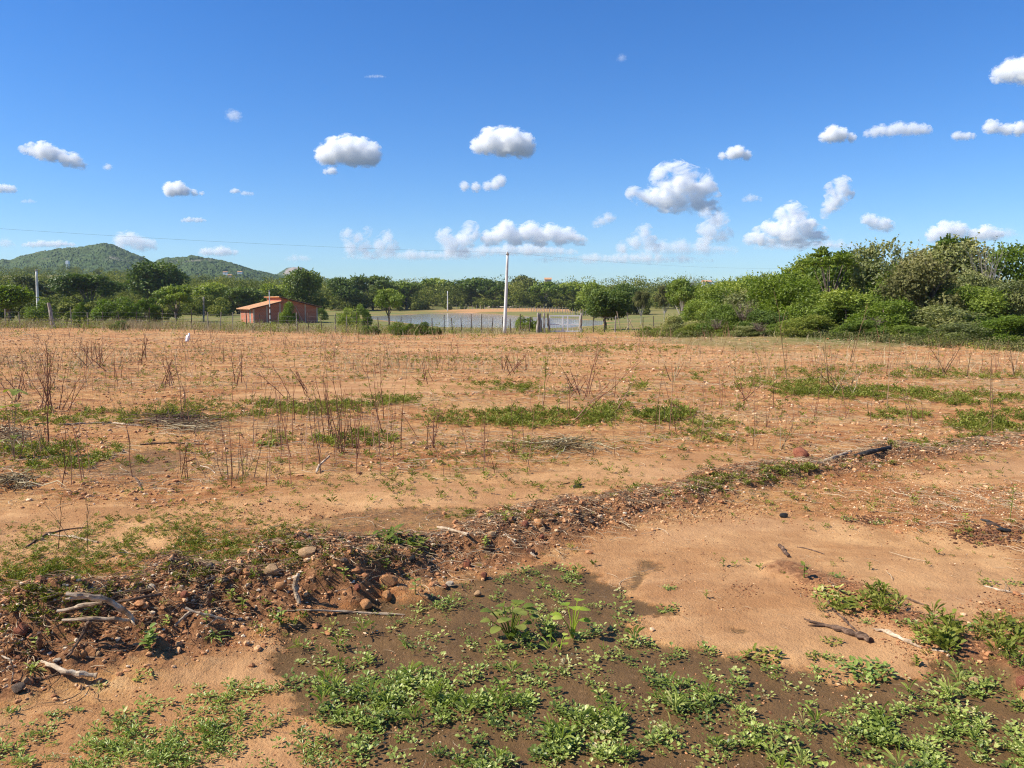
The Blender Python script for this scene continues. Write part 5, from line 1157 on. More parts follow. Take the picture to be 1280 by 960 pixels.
S([(6, 856), (40, 850), (78, 843)], [1.6, 2.4, 2], 'brownwood', 'dark stick along the lower left foot of the ridge')
S([(2, 820), (14, 826), (17, 838), (14, 856)], [1.4, 2, 2, 1.4], 'bleached', 'thin looping white root at the left edge', 'root', up=[.06, .07, .04, 0])
def brush(cx, cy, rx, ry, n, label, L=.5):
    c = gp(cx, cy)[0]; a = Acc()
    for i in range(n):
        X = cx + rx * RNG.normal() * .45; Y = cy + ry * RNG.normal() * .4; p = gp(X, Y)[0] - c; an = RNG.random() * 6.28; l = L * (.4 + .8 * RNG.random()); d = np.array([math.cos(an), math.sin(an) * .8, .15 * RNG.random()])
        t = np.linspace(-.5, .5, 5)[:, None]; Q = p + d * l * t + np.array([0, 0, .02 + .07 * RNG.random()]) + RNG.normal(size=(5, 3)) * .02; add_tube(a, Q, np.array([.3, .9, 1, .8, .3]) * (.0025 + .004 * RNG.random()), 4, tone=RNG.random())
    tag(link('brushwood', a.mesh('brushwood', [M['straw'] if n % 2 else M['brownwood']]), None, c), label, 'brushwood')
brush(222, 530, 50, 9, 90, 'heap of dead brown brushwood in the left field', .8)
brush(240, 537, 42, 6, 61, 'pale dead twigs spread over the brown brushwood heap', .7)
brush(700, 560, 60, 10, 75, 'pale tangle of dead twigs on the sandy field in the middle', .6)
brush(12, 548, 24, 14, 101, 'tangle of dead twigs under the big leafed plant at the left edge', .5)
brush(18, 608, 30, 8, 61, 'pale root tangle at the left edge of the field', .4)

# ------------------------------------------------------------------ standing dry stalks
def stalks(stems, label, m_='stalk', cat='dry weed', grp='dry leafless weeds standing in the field'):
    """stems: list of (Xbase, Ybase, Xtop, Ytop)"""
    b0 = gp(stems[0][0], stems[0][1])[0]; root = empty('dry_weed', b0, label, cat, grp)
    for Xb, Yb, Xt, Yt in stems:
        b = gp(Xb, Yb)[0]; dep = b[1] * CP + (CAMH - b[2]) * SP; dx, dy, dz = ray(Xt, Yt); k = (b[1] + .1 * RNG.normal()) / dy; tp = np.array([dx * k, dy * k, CAMH + dz * k])
        t = np.linspace(0, 1, 8)[:, None]; Q = b + (tp - b) * t + RNG.normal(size=(8, 3)) * .012 * np.linalg.norm(tp - b) * t; a = Acc(); r = max(.0022, .50 / FPX * dep)
        add_tube(a, Q - b0, r * (1.15 - .75 * t[:, 0]), 5, tone=np.clip(.35 + .25 * RNG.normal(), 0, 1) * np.ones(1)[0])
        for q in range(RNG.integers(2, 6)):
            i = RNG.integers(2, 7); d = (tp - b) * .18 * (.5 + RNG.random()) + RNG.normal(size=3) * np.linalg.norm(tp - b) * .07; add_tube(a, [Q[i] - b0, Q[i] - b0 + d * .6, Q[i] - b0 + d], [r * .5, r * .4, r * .25], 4, tone=.4)
        link('stem', a.mesh('stem', [M[m_]], False), root)
stalks_extra = 1
def bunch(X, Yb, Yt, sp, n, ln=0, jb=6):
    return [(X + sp * .35 * RNG.normal(), Yb + jb * RNG.normal() * .4, X + ln + sp * RNG.normal() * .8, Yt + abs(RNG.normal()) * (Yb - Yt) * .3) for _ in range(n)]
stalks([(427, 567, 417, 465), (429, 566, 440, 500), (425, 567, 404, 470), (430, 564, 432, 505), (424, 566, 421, 490), (428, 566, 425, 475)], 'tallest and darkest cluster of dry stalks in the middle left field')
stalks([(406, 548, 395, 470), (414, 549, 402, 465), (411, 545, 408, 462), (400, 545, 392, 480), (417, 552, 405, 480)], 'dark dry stalks right behind the tallest cluster')
stalks([(446, 592, 444, 515), (447, 560, 452, 498), (441, 560, 436, 505)], 'thin pale dry stem right of the tallest cluster')
stalks([(476, 594, 471, 470), (479, 545, 455, 460), (475, 560, 467, 455), (480, 525, 475, 463)], 'lone slender reddish stems right of the tallest dry cluster')
stalks([(357, 498, 322, 465), (362, 494, 340, 455)], 'pair of stems leaning left behind the green patch', grp='dry leafless weeds standing in the field')
stalks(bunch(60, 512, 435, 12, 9), 'bunch of tall reddish stalks near the left edge'); stalks([(60, 560, 60, 425), (61, 556, 58, 432)], 'two very tall parallel reddish stems near the left edge')
stalks([(78, 512, 100, 470), (84, 514, 112, 468), (74, 512, 82, 462), (88, 512, 96, 470)], 'reddish stalks fanning right beside the tall parallel stems')
stalks(bunch(210, 482, 440, 16, 9), 'bunch of reddish stalks in the left field beyond the brushwood heap'); stalks(bunch(178, 450, 415, 8, 4), 'thin stalks in the far left field')
stalks([(716, 527, 777, 462), (716, 530, 800, 452), (719, 522, 770, 470)], 'long reddish stems leaning far to the right over the green weeds')
stalks([(730, 500, 748, 432), (733, 497, 745, 440), (736, 494, 752, 428)], 'steep dark stems behind the long leaning ones'); stalks(bunch(716, 492, 455, 14, 7), 'pale thin stems left of the steep dark ones')
stalks([(769, 515, 797, 470), (772, 513, 790, 478)], 'short reddish stems leaning right at the end of the weeds')
stalks([(984, 476, 968, 362)], 'very tall single pale stem leaning left in front of the thicket', 'straw'); stalks([(1066, 446, 1085, 378), (1063, 452, 1070, 420)], 'tall pale stem leaning right in front of the thicket', 'straw')
stalks([(1108, 514, 1114, 442)], 'single dark reddish stem in the right field'); stalks([(1085, 519, 1085, 503), (1086, 519, 1084, 505)], 'short white stem standing in the field at the right', 'straw')
stalks([(1108, 468, 1112, 440)], 'small dark stem beyond the single reddish stem')
stalks(bunch(1050, 492, 455, 26, 11), 'pale dry stems rising from the green patch in the right field', 'straw'); stalks([(1034, 470, 1028, 430), (1026, 480, 1028, 440), (1036, 480, 1030, 422)], 'thin pale stems left of the pale group in the right field', 'straw')
stalks([(1238, 510, 1238, 430), (1240, 540, 1240, 440)], 'tall thin pale stem near the right edge', 'straw'); stalks([(1226, 530, 1244, 520), (1226, 538, 1246, 518)], 'short forked white stems by the green patch at the right', 'straw')
stalks(bunch(842, 475, 452, 10, 6), 'straw coloured stems in the field right of the leaning reddish ones', 'straw'); stalks(bunch(930, 500, 470, 12, 4), 'few thin stems in the field left of the right green patch')
stalks(bunch(540, 560, 500, 16, 6, -8), 'few thin reddish stems in the field centre'); stalks(bunch(606, 575, 500, 3, 2), 'single tall thin stem left of the long leaning ones')
stalks(bunch(300, 600, 540, 10, 4, 8), 'thin pale stems below the brushwood heap, to its right', 'straw'); stalks(bunch(232, 600, 545, 6, 3), 'two thin stems below the brushwood heap')
stalks(bunch(640, 465, 440, 20, 6), 'short reddish stems in the far centre field'); stalks(bunch(530, 478, 452, 14, 5), 'short reddish stems in the far field left of centre')
stalks(bunch(115, 460, 425, 30, 12), 'scattered stalks of the far left field'); stalks(bunch(300, 480, 438, 10, 4), 'three thin stalks beyond the green band, left of the dark cluster')
stalks(bunch(20, 500, 440, 20, 6), 'thin stalks behind the big leafed plant'); stalks(bunch(980, 560, 528, 12, 4), 'thin straw stems above the domed lump', 'straw')
stalks(bunch(1180, 470, 425, 24, 7), 'thin stems of the far right field', 'straw'); stalks(bunch(105, 690, 620, 30, 4), 'few hair thin stems in the left foreground', 'straw')
stalks(bunch(1268, 470, 430, 10, 4), 'thin pale stems at the right edge before the thicket', 'straw'); stalks(bunch(380, 490, 455, 12, 4, -10), 'short stalks between the two leaning stems and the dark cluster')

# ------------------------------------------------------------------ single young plants
def leaf_blade(a, b, d, L, W, tone, curl=.15, fold=.18):
    """one pointed oval leaf: 5x3 vertices"""
    d = np.array(d, float); d /= np.linalg.norm(d); s = np.cross(d, [0, 0, 1.]); s /= np.linalg.norm(s) + 1e-9; u = np.cross(s, d); V = []
    for t in (0, .22, .45, .7, .9, 1.0):
        wd = W * (math.sin(math.pi * min(1, t * .92 + .04)) ** .75) * .5 if 0 < t < 1 else .0004; c = np.array(b) + d * L * t - np.array([0, 0, curl * L]) * t * t
        V += [c - s * wd + u * fold * wd, c, c + s * wd + u * fold * wd]
    F = []
    for i in range(5):
        k = i * 3; F += [[k, k + 1, k + 4, k + 3], [k + 1, k + 2, k + 5, k + 4]]
    a.add(V, F, tone)
def sprout(X, Y, hpx, label, kind='herb', m_='leaf_herb', n=10, grp='young green plants', name='seedling', cat='seedling', spread=1.):
    b = gp(X, Y)[0]; dep = b[1] * CP + (CAMH - b[2]) * SP; h = hpx / FPX * dep; root = empty(name, b, label, cat, grp); st = Acc(); lf = Acc(); tone = .45 + .2 * RNG.random()
    if kind == 'herb':
        ns = max(1, n // 5)
        for s_ in range(ns):
            a0 = RNG.random() * 6.28; e = np.array([math.cos(a0) * h * .35 * spread * (s_ > 0), math.sin(a0) * h * .35 * spread * (s_ > 0), h * (.55 + .3 * RNG.random())]); add_tube(st, [[0, 0, -.01], e * .55 + [0, 0, h * .08], e], [h * .035, h * .028, h * .018], 5)
            for i in range(6):
                f = .35 + .65 * i / 5; an = i * 2.4 + a0; el = .2 + .6 * RNG.random() * f; d = (math.cos(an) * math.cos(el), math.sin(an) * math.cos(el), math.sin(el)); leaf_blade(lf, e * f, d, h * .38 * (.8 + .4 * RNG.random()), h * .22, np.clip(tone + .15 * RNG.normal(), 0, 1))
    elif kind == 'low':
        for i in range(n * 4):
            an = RNG.random() * 6.28; r = h * .9 * spread * math.sqrt(RNG.random()); c = np.array([r * math.cos(an), r * math.sin(an) * .8, h * .25 * RNG.random() + .002]); z_ = gz(b[0] + c[0], b[1] + c[1]) - b[2]; c[2] += z_; el = .1 + .7 * RNG.random(); a2 = RNG.random() * 6.28
            leaf_blade(lf, c, (math.cos(a2) * math.cos(el), math.sin(a2) * math.cos(el), math.sin(el)), h * .34 * (.6 + .7 * RNG.random()), h * .16, np.clip(tone + .2 * RNG.normal(), 0, 1))
        for i in range(6): an = i * 1.05; add_tube(st, [[0, 0, .002], [h * .6 * spread * math.cos(an), h * .5 * spread * math.sin(an), h * .1]], [h * .02, h * .012], 4)
    elif kind == 'round':
        for i in range(n):
            an = i * 2.4 + RNG.random() * .5; r = h * .5 * spread * math.sqrt(RNG.random()); e = np.array([r * math.cos(an), r * math.sin(an), h * (.45 + .55 * RNG.random())]); add_tube(st, [[0, 0, -.005], e * .5 + [0, 0, h * .1], e], [h * .022, h * .016, h * .012], 5)
            el = .1 + .35 * RNG.random(); leaf_blade(lf, e, (math.cos(an) * math.cos(el), math.sin(an) * math.cos(el), math.sin(el)), h * .34 * (.8 + .4 * RNG.random()), h * .32, np.clip(tone + .2 * RNG.normal(), 0, 1), .3, .1)
    elif kind == 'stalky':
        e = np.array([h * .04, 0, h]); add_tube(st, [[0, 0, -.01], e * .5 + [h * .02, 0, 0], e], [h * .012, h * .009, h * .004], 5)
        for i in range(n * 4):
            f_ = .35 + .65 * i / (n * 4); an = i * 2.4; el = .1 + .5 * RNG.random(); leaf_blade(lf, e * f_ + RNG.normal(size=3) * h * .02, (math.cos(an) * math.cos(el), math.sin(an) * math.cos(el), math.sin(el)), h * .13 * (.6 + .8 * RNG.random()), h * .05, np.clip(tone + .2 * RNG.normal(), 0, 1))
    elif kind == 'grass':
        for i in range(n * 2):
            an = RNG.random() * 6.28; el = .35 + .9 * RNG.random(); leaf_blade(lf, (.01 * RNG.normal(), .01 * RNG.normal(), 0), (math.cos(an) * math.cos(el), math.sin(an) * math.cos(el), math.sin(el)), h * (.6 + .5 * RNG.random()), h * .07, np.clip(tone + .2 * RNG.normal(), 0, 1), .5)
        add_tube(st, [[0, 0, 0], [0, 0, h * .2]], [h * .03, h * .02], 4)
    link('stem', st.mesh('stem', [M[m_]]), root); link('leaves', lf.mesh('leaves', [M[m_]], False), root)
P_ = sprout
P_(187, 812, 30, 'leafy green plant at the foot of the ridge below the thick bleached branch', n=20); P_(290, 750, 22, 'two leafed seedling beside the dark upright stub', n=5); P_(303, 764, 26, 'bright seedling right of the dark upright stub', n=8, m_='leaf_weed')
P_(352, 780, 22, 'seedling at the foot of the ridge on the long pale stick left end', n=12); P_(210, 782, 18, 'small seedling on the ridge face beside the short slanting stick', n=6); P_(258, 780, 18, 'small seedling in front of the bent pale stick', n=8)
P_(268, 796, 24, 'grassy sprout at the ridge foot below the bent pale stick', 'grass'); P_(122, 772, 16, 'green leaf sprout under the thick bleached branch', n=6); P_(45, 812, 20, 'sprout beside the short brown stub', n=8); P_(60, 795, 14, 'small twin leafed sprout right of the short brown stub', n=5)
P_(42, 838, 26, 'grass like tuft at the left end of the ridge foot', 'grass'); P_(126, 858, 16, 'star shaped grass tuft at the end of the grey curved branch', 'grass'); P_(178, 845, 14, 'small low tuft on sand below the ridge', 'low', spread=1.)
P_(165, 896, 22, 'wide low green patch on the left sand', 'low', n=16, spread=1.9); P_(196, 882, 18, 'low green patch touching the wide one on the left sand', 'low', n=10, spread=1.4); P_(15, 890, 20, 'tuft at the lower left edge', 'grass'); P_(69, 894, 14, 'low tuft on the left sand near the lower left corner tuft', 'low'); P_(96, 888, 10, 'tiny tuft beside the low tuft on the left sand', 'low')
P_(638, 800, 44, 'largest broad leafed plant in the wet mud', 'round', 'leaf_weed', 22, spread=1.2); P_(700, 812, 26, 'yellow seedling with two wide leaves on the mud', 'round', 'leaf_lime', 4); P_(716, 798, 44, 'tall yellow green seedling behind the two leafed one', 'round', 'leaf_lime', 7, spread=.8)
P_(430, 726, 22, 'seedling on the ridge face left of the black charred lump', n=8); P_(483, 712, 22, 'bright seedling on the ridge left of the black charred lump', n=9, m_='leaf_weed'); P_(496, 678, 34, 'bright green clump behind the ridge crest', 'low', 'leaf_weed', 22, spread=1.1); P_(606, 684, 16, 'dark green seedling on the ridge crest in the middle', n=10)
P_(632, 655, 20, 'bright seedling behind the crest next to the red orange stone', n=8, m_='leaf_weed'); P_(519, 742, 22, 'seedling right of the brick shaped stone', n=8); P_(506, 806, 24, 'long leafed plant on the mud below the ridge', 'grass', n=8); P_(550, 748 + 12, 10, 'low sprout on mud near the pinkish stone', 'low')
P_(904, 708, 14, 'lone small seedling on the smooth sand', n=8, m_='leaf_weed'); P_(883, 748, 12, 'lone tiny seedling on the sand below the first lone one', n=6, m_='leaf_weed'); P_(836, 764, 16, 'tuft in the small wet patch', 'low'); P_(836, 736, 10, 'tiny tuft above the small wet patch', 'low')
P_(1005, 722, 24, 'upright sprout at the tip of the small clod ridge', n=6, m_='leaf_weed'); P_(1047, 722, 12, 'small dark sprout right of the upright sprout', 'low'); P_(1087, 712, 12, 'small sprout with a white speck below', n=5, m_='leaf_weed'); P_(1040, 745, 22, 'dark leafed upper clump on the small clod ridge', 'low', n=16, spread=1.2)
P_(1070, 758, 28, 'large leafy clump on the small clod ridge', 'low', 'leaf_weed', 26, spread=1.3); P_(1134, 780, 16, 'leafy tuft in the middle of the small clod ridge', 'low', n=10); P_(1166, 782, 18, 'pale leafy tuft above the denser one on the small clod ridge', n=12); P_(1162, 800, 24, 'dense leafy tuft at the lower end of the small clod ridge', 'low', n=18)
P_(1083, 778, 10, 'tiny tuft between the thin wavy twig and the small clod ridge', 'low'); P_(1040, 804, 15, 'green tuft just below the dark split log', 'low', n=10, m_='leaf_weed'); P_(1018, 822, 15, 'left tuft of two low ones below the dark split log', 'low', n=10, m_='leaf_weed'); P_(1040, 824, 15, 'right tuft of two low ones below the dark split log', 'low', n=10)
P_(954, 824, 22, 'leafy green tuft on the wet edge of the mud', 'low', 'leaf_weed', 18, spread=1.2); P_(1082, 842, 30, 'bushy tuft on the front edge of the pale mud', 'low', n=26, spread=1.2); P_(1145, 832, 18, 'bright sprout right of the pale mud', n=10, m_='leaf_weed'); P_(1234, 730, 14, 'left tuft of two on the sand at the right', 'low', n=8, m_='leaf_weed'); P_(1266, 730, 12, 'right tuft of two on the sand at the right', 'low', n=8)
P_(1222, 800, 20, 'plant with one large pale leaf at the right', 'round', n=5); P_(1264, 790, 18, 'leafy tuft at the right edge', n=12, m_='leaf_weed'); P_(1060, 650, 10, 'small tuft on gravelly soil right of the black clump', 'low'); P_(1097, 655, 10, 'left tuft of two on the gravelly soil', 'low'); P_(1134, 658, 12, 'right tuft of two on the gravelly soil', n=8); P_(1207, 652, 14, 'yellow green sprout on the gravelly soil', n=6, m_='leaf_lime')
P_(786, 494, 14, 'leafy sprout standing at the tips of the leaning stems', 'low', 'leaf_weed', 14); P_(335, 556, 18, 'round green tuft on the bare soil right of the brushwood heap', 'low', 'leaf_weed', 14); P_(680, 490, 45, 'tall thin leafy weed in the far centre field', 'stalky', 'leaf_weed', 14); P_(1104 + 8, 445, 2, 'x', n=5) if 0 else None
P_(1262, 650, 46, 'thin tall weed with leafy top at the right edge', 'stalky', 'leaf_weed', 8)
# big leafed plant at the left edge
def bigleaf(X, Y, hpx, label, leavesXY):
    b = gp(X, Y)[0]; dep = b[1] * CP + (CAMH - b[2]) * SP; root = empty('castor_plant', b, label, 'plant'); st = Acc(); lf = Acc(); h = hpx / FPX * dep
    for Xl, Yl, s in leavesXY:
        e = np.array([(Xl - X) / FPX * dep, .06 * RNG.normal(), (Y - Yl) / FPX * dep]); add_tube(st, [[0, 0, 0], e * [.4, .4, .6], e], [.004, .003, .002], 5, tone=.6)
        for q in range(3): an = q * 2.1 + RNG.random(); leaf_blade(lf, e, (math.cos(an), math.sin(an) * .6, .1), s, s * .7, np.clip(.55 + .15 * RNG.normal(), 0, 1), .45, .15)
    link('stem', st.mesh('stem', [M['straw']]), root); link('leaves', lf.mesh('leaves', [M['leaf_weed']], False), root)
bigleaf(18, 575, 90, 'big leafed plant standing at the left edge of the field', [(16, 487, .11), (26, 489, .11), (12, 507, .10), (24, 505, .09), (13, 516, .07), (16, 545, .08), (30, 555, .08), (6, 550, .08)]); bigleaf(54, 556, 40, 'small plant with one bright drooping leaf beside the tall stems', [(51, 520, .10), (54, 528, .08)])

# ------------------------------------------------------------------ light, sky, haze, clouds
SUN_EL, SUN_AZ = R(45), R(190)      # direction towards the sun: azimuth measured from +x anticlockwise
sd = Vector((math.cos(SUN_EL) * math.cos(SUN_AZ), math.cos(SUN_EL) * math.sin(SUN_AZ), math.sin(SUN_EL)))
sl = bpy.data.lights.new('sun', 'SUN'); sl.energy = 5.0; sl.angle = R(.5); sl.color = (1, .935, .82)
so = bpy.data.objects.new('sun', sl); COL.objects.link(so); so.rotation_euler = sd.to_track_quat('Z', 'Y').to_euler(); so.location = (0, 0, 50)
w = bpy.data.worlds.new('World'); sc.world = w; w.use_nodes = True; nt = w.node_tree; bg = nt.nodes['Background']
sky = nt.nodes.new('ShaderNodeTexSky'); sky.sky_type = 'NISHITA'; sky.sun_disc = False; sky.sun_elevation = SUN_EL
sky.sun_rotation = math.atan2(sd.x, sd.y); sky.altitude = 300; sky.air_density = 1.0; sky.dust_density = .35; sky.ozone_density = 2.6
hs = nt.nodes.new('ShaderNodeHueSaturation'); hs.inputs['Saturation'].default_value = 1.36; nt.links.new(sky.outputs[0], hs.inputs['Color'])
gm = nt.nodes.new('ShaderNodeMix'); gm.data_type = 'RGBA'; gm.blend_type = 'MULTIPLY'; gm.inputs[0].default_value = 1; nt.links.new(hs.outputs[0], gm.inputs[6]); gm.inputs[7].default_value = (.64, .835, 1.11, 1)
nt.links.new(gm.outputs[2], bg.inputs[0]); bg.inputs[1].default_value = .093

a = Acc(); box(a, (0, 1400, 95), (5200, 4400, 330)); m, nt2, out = mat('haze_air'); v = nt2.nodes.new('ShaderNodeVolumePrincipled')
v.inputs['Color'].default_value = (.70, .84, 1, 1); v.inputs['Density'].default_value = .00008; nt2.links.new(v.outputs[0], out.inputs['Volume'])
hz = link('haze', a.mesh('haze', [m])); tag(hz, kind='stuff')

def cloud(X, Y, wpx, hpx, label, opt=6., lobes=None, d=None, slope=0., n=9, seed=0):
    """X,Y = centre of the cloud in the photo; lobes = (x, y, r) puffs in photo pixels; opt = optical thickness"""
    b = (480 - Y) / FPX; el = (-SP + b * CP) / (CP + b * SP); d = d or max(2600, min(13000, 1100 / max(el, .03)))
    c = Vector(at(X, d, zY(Y, d))); k = d / FPX; rs = np.random.RandomState(seed + int(X))
    if lobes is None:
        lobes = []; n = max(5, int(2.6 * wpx / hpx))
        for i in range(n):
            t = (i + .5) / n * 2 - 1; prof = 1 - abs(t) ** 2.5; r = hpx * (.26 + .16 * rs.rand()) * (.5 + .5 * prof); lobes.append((t * (wpx / 2 - r * .8), (hpx / 2 - r) * (1 - .9 * prof * rs.rand()) * .8 + slope * t * hpx, r))
    L = [(lx * k, (rs.rand() - .5) * lr * k * .8, -ly * k, lr * 1.36 * k) for lx, ly, lr in lobes]
    bmx = bmesh.new()
    for x, y, z, r in L:
        g_ = bmesh.ops.create_icosphere(bmx, subdivisions=3, radius=r * 1.12)
        for vv in g_['verts']: vv.co += Vector((x, y, z))
    me = bpy.data.meshes.new('cloud'); bmx.to_mesh(me); bmx.free(); o = bpy.data.objects.new('tmp', me); COL.objects.link(o)
    r_ = o.modifiers.new('r', 'REMESH'); r_.mode = 'VOXEL'; r_.voxel_size = max(wpx, hpx) * k / 42; r_.adaptivity = 0
    dg = bpy.context.evaluated_depsgraph_get(); me2 = bpy.data.meshes.new_from_object(o.evaluated_get(dg)); bpy.data.objects.remove(o)
    # vapour: union of soft puffs, eaten into by noise
    m, nt_, out = mat('cloud_vapour'); g = NT(nt_); p = g.pos(True); f = None; Hm = hpx * k
    for x, y, z, r in L:
        vd = g.n('ShaderNodeVectorMath', operation='DISTANCE'); g.l(p, vd.inputs[0]); vd.inputs[1].default_value = (x, y, z)
        q = g.n('ShaderNodeMapRange'); q.clamp = False; g.l(vd.outputs['Value'], q.inputs[0]); q.inputs[1].default_value = 0; q.inputs[2].default_value = r; q.inputs[3].default_value = r / Hm; q.inputs[4].default_value = 0
        f = q.outputs[0] if f is None else g.math('MAXIMUM', f, q.outputs[0])
    n1 = g.noise(g.scaled(p, (.75, 1, 1.15)), 4.4 / Hm, 8, .72, .6)
    f = g.math('ADD', f, g.mapr(n1, .3, .7, -.34, .28)); big = opt > 2.2
    e = g.mapr(f, 0, .16 if big else .45, 0, opt * (.78 if big else 1.2) / Hm)
    v = g.n('ShaderNodeVolumePrincipled'); v.inputs['Color'].default_value = (1, 1, 1, 1); v.inputs['Anisotropy'].default_value = 0.
    g.l(e, v.inputs['Density']); g.l(v.outputs[0], out.inputs['Volume'])
    me2.name = 'cloud'; me2.materials.clear(); me2.materials.append(m)
    tag(link('cloud', me2, None, c), label, 'cloud', 'fair weather clouds')
C = cloud
C(66, 191, 88, 24, 'long white cloud sloping down to the right at the upper left', 7, slope=.45)
C(135, 208, 13, 9, 'tiny cloud puff right of the long sloping cloud', 2)
C(2, 234, 38, 15, 'small cloud cut by the left edge of the sky', 5)
C(36, 251, 22, 6, 'very faint wisp below the long sloping cloud', .8)
C(292, 143, 20, 17, 'faint small puff high above the hills', 1.6)
C(434, 191, 78, 32, 'dense oval white cloud left of centre', 11, lobes=[(-26, 2, 10), (-14, -2, 12), (0, -4, 13), (14, -3, 13), (26, 1, 12), (6, 5, 10), (-20, 6, 8), (20, 7, 8)])
C(413, 213, 19, 11, 'small puff hanging under the dense oval cloud', 4)
C(232, 238, 56, 14, 'flat based cloud with thin tail above the brick house', 6, lobes=[(-18, -1, 7), (-8, -2, 7), (0, 1, 5), (10, 3, 3.5), (20, 4, 2.5)])
C(294, 238, 15, 7, 'left of two touching little clouds', 3); C(309, 241, 17, 7, 'right of two touching little clouds', 2.2)
C(242, 274, 34, 8, 'small thin flat cloud above the second hill', 2.5)
C(627, 180, 74, 32, 'dense white cloud above the tall white pole', 11, lobes=[(-28, 2, 8), (-14, -3, 12), (0, -5, 12), (12, -2, 13), (25, 1, 12), (2, 6, 9), (30, 4, 9)])
C(603, 231, 56, 14, 'thin cloud with raised right end above the tall white pole', 3, lobes=[(-22, 2, 5), (-8, 3, 5), (6, 2, 5), (16, -1, 6), (22, -5, 6)])
C(469, 95, 28, 5, 'faint highest streak of cloud near the top', .8)
C(777, 72, 14, 10, 'barely visible wisp near the top right of centre', .5)
C(919, 193, 48, 14, 'small flat based cloud with a peak, right of centre', 5, lobes=[(-16, 2, 4), (-4, -1, 6), (4, -3, 6.5), (14, 1, 5)])
C(1047, 169, 54, 16, 'domed cloud joined to a longer thin one', 6, lobes=[(-16, 2, 5), (-5, -2, 8), (5, -1, 7), (17, 3, 4.5)])
C(1121, 163, 84, 16, 'long thin cloud right of the domed one', 3, lobes=[(-36, 4, 4), (-27, 2, 5.5), (-18, 0, 6), (-8, 1, 6), (1, -2, 6.5), (10, 0, 6), (18, -2, 6), (26, -1, 6), (34, -2, 5.5), (39, 0, 4)])
C(1204, 168, 32, 13, 'small cloud between two larger ones at the right', 3.5)
C(1256, 159, 48, 17, 'pair of joined puffs near the right edge', 5, lobes=[(-15, -1, 7), (-6, 2, 5), (6, 2, 6), (16, 2, 7)])
C(1266, 91, 48, 30, 'white cloud at the upper right edge', 7, lobes=[(-14, 1, 8), (0, -4, 11), (14, -2, 13), (26, 2, 12)])
C(840, 242, 112, 76, 'largest towering cauliflower cloud with greyish heart', 20, d=9500, lobes=[(-48, 0, 7), (-40, 4, 8), (-30, 6, 9), (-20, 2, 10), (-18, -10, 10), (-14, -22, 9), (-5, -29, 9), (5, -29, 9), (14, -23, 10), (25, -20, 10), (36, -20, 9), (43, -14, 9), (47, -2, 8), (50, 8, 8), (54, 18, 7), (36, -4, 12), (22, -6, 13), (6, -12, 13), (-6, -6, 13), (-8, 8, 11), (10, 8, 13), (30, 10, 12)])
C(893, 282, 46, 54, 'faint lower cloud trailing from the largest cloud', 7, d=11000, lobes=[(-8, -16, 9), (4, -6, 11), (-6, 6, 11), (12, 12, 9), (-12, 20, 8)])
C(986, 283, 108, 56, 'broad pyramid shaped cloud above the thicket', 16, d=10500, lobes=[(2, -20, 9), (-4, -10, 11), (12, -12, 10), (-18, 4, 11), (-36, 12, 9), (0, 6, 13), (20, 4, 11), (36, 12, 10), (-22, 16, 8), (14, 16, 10), (-48, 16, 6)])
C(1044, 247, 42, 48, 'upright billowing cloud right of the pyramid cloud', 11, lobes=[(6, -14, 9), (-4, -8, 8), (12, -6, 8), (2, 4, 9), (-8, 12, 7), (-12, 20, 5)])
C(1097, 278, 42, 26, 'small cloud right of the upright one', 7, lobes=[(-12, -4, 6), (-4, -1, 7), (6, 3, 7), (14, 5, 6)])
C(940, 247, 28, 12, 'little ragged cloud above the pyramid cloud', 2)
C(755, 274, 32, 15, 'little hazy cloud left of the largest cloud', 2, slope=-.3)
C(668, 294, 126, 28, 'long low bank of hazy cloud right of the tall white pole', 8, d=12500, lobes=[(-56, 4, 8), (-46, 1, 8), (-34, -5, 10), (-24, 3, 9), (-12, -1, 9), (-4, -6, 9), (8, 2, 10), (20, -3, 9), (32, 2, 9), (44, 0, 8), (52, 5, 6), (60, 7, 5)])
C(571, 301, 54, 44, 'hazy cloud with upright right side left of the tall white pole', 8, d=12500, lobes=[(-14, -4, 9), (-4, 4, 10), (8, 0, 10), (17, -12, 9), (-10, 12, 8), (8, 12, 8)])
C(444, 302, 44, 36, 'loose hazy cloud low above the pond trees, left part', 4.5, d=12500, lobes=[(-10, -8, 7), (2, -4, 7), (-6, 8, 8), (10, 8, 8), (16, -12, 5)])
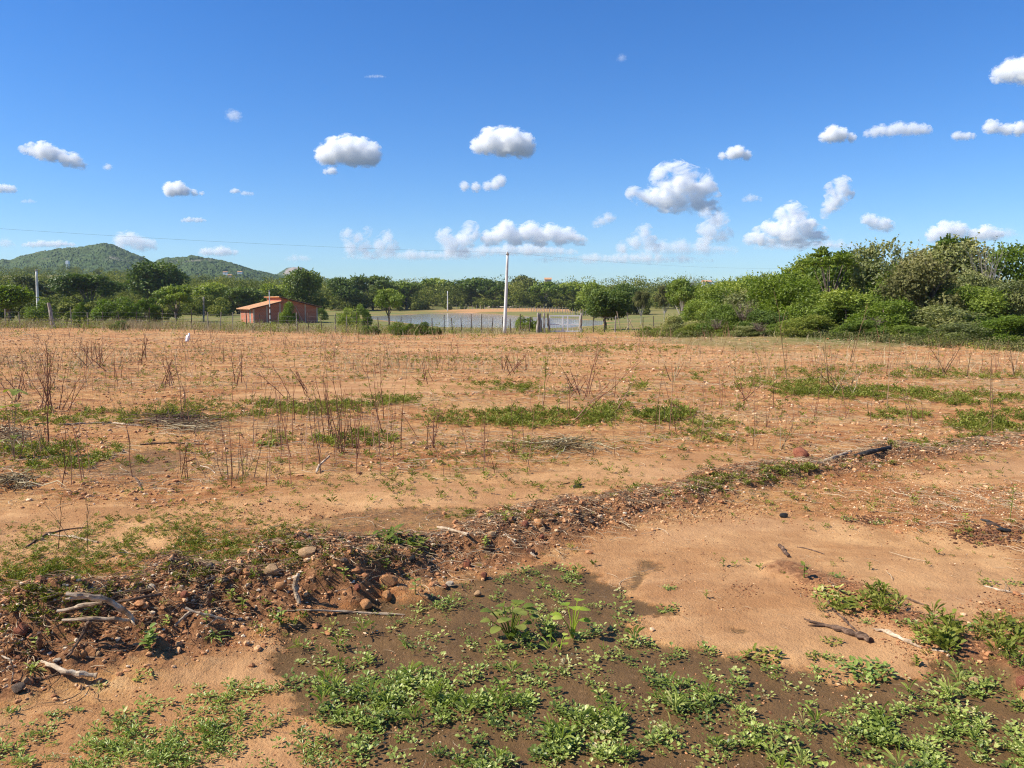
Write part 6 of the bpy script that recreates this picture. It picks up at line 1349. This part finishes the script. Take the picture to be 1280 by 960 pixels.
C(480, 304, 34, 34, 'loose hazy cloud low above the pond trees, right part', 4.5, d=12500, lobes=[(4, -8, 7), (-4, 2, 8), (8, 6, 8), (-10, 12, 6)])
C(801, 300, 56, 36, 'hazy low cloud under the largest cloud', 5, d=12500, lobes=[(4, -10, 8), (-8, 2, 8), (10, 2, 8), (-22, 10, 7), (20, 10, 6)])
C(1204, 291, 92, 24, 'low bank of hazy cloud above the right part of the thicket', 7, d=12500, lobes=[(-34, 2, 8), (-20, -4, 9), (-6, -2, 9), (10, 4, 7), (26, 0, 8), (38, 2, 7)])
C(1262, 290, 30, 14, 'faint low puff at the right edge above the thicket', 1.2, d=12500)
C(168, 303, 52, 26, 'faint hazy cloud behind the top of the big hill', 4, d=12500, lobes=[(-16, -2, 8), (-4, -4, 8), (8, 2, 8), (20, 3, 6)])
C(272, 313, 52, 14, 'faint thin cloud just above the second hill', 3, d=12500)
C(60, 304, 70, 11, 'faint streak of cloud left of the big hill top', 3, d=12500)
C(5, 303, 30, 14, 'faint puff at the left edge above the hills', 1.2, d=12500)
C(372, 322, 36, 10, 'faint puff above the smallest rocky hill', 1., d=12500)
C(520, 318, 190, 15, 'faint pale streak low above the far trees over the pond', 2.2, d=13000)
C(640, 312, 170, 16, 'faint pale streak low behind the top of the tall white pole', 2.4, d=13000)
C(1010, 305, 140, 16, 'faint haze like cloud skirt under the pyramid cloud', 2.2, d=13000)
C(860, 308, 130, 22, 'faint haze like cloud under the trailing part of the largest cloud', 2.2, d=13000)
C(780, 322, 230, 16, 'faint pinkish streak low above the far trees', 2.1, d=13000)

sc.view_settings.view_transform = 'Standard'; sc.view_settings.look = 'None'; sc.view_settings.gamma = 1; sc.view_settings.exposure = .66
cy = sc.cycles; cy.max_bounces = 26; cy.volume_bounces = 24; cy.diffuse_bounces = 3; cy.glossy_bounces = 2; cy.transmission_bounces = 3; cy.transparent_max_bounces = 8
cy.volume_step_rate = .45; cy.volume_max_steps = 128; cy.use_denoising = True; cy.denoiser = 'OPENIMAGEDENOISE'; cy.denoising_prefilter = 'NONE'; cy.filter_width = 1.15; cy.caustics_reflective = False; cy.caustics_refractive = False
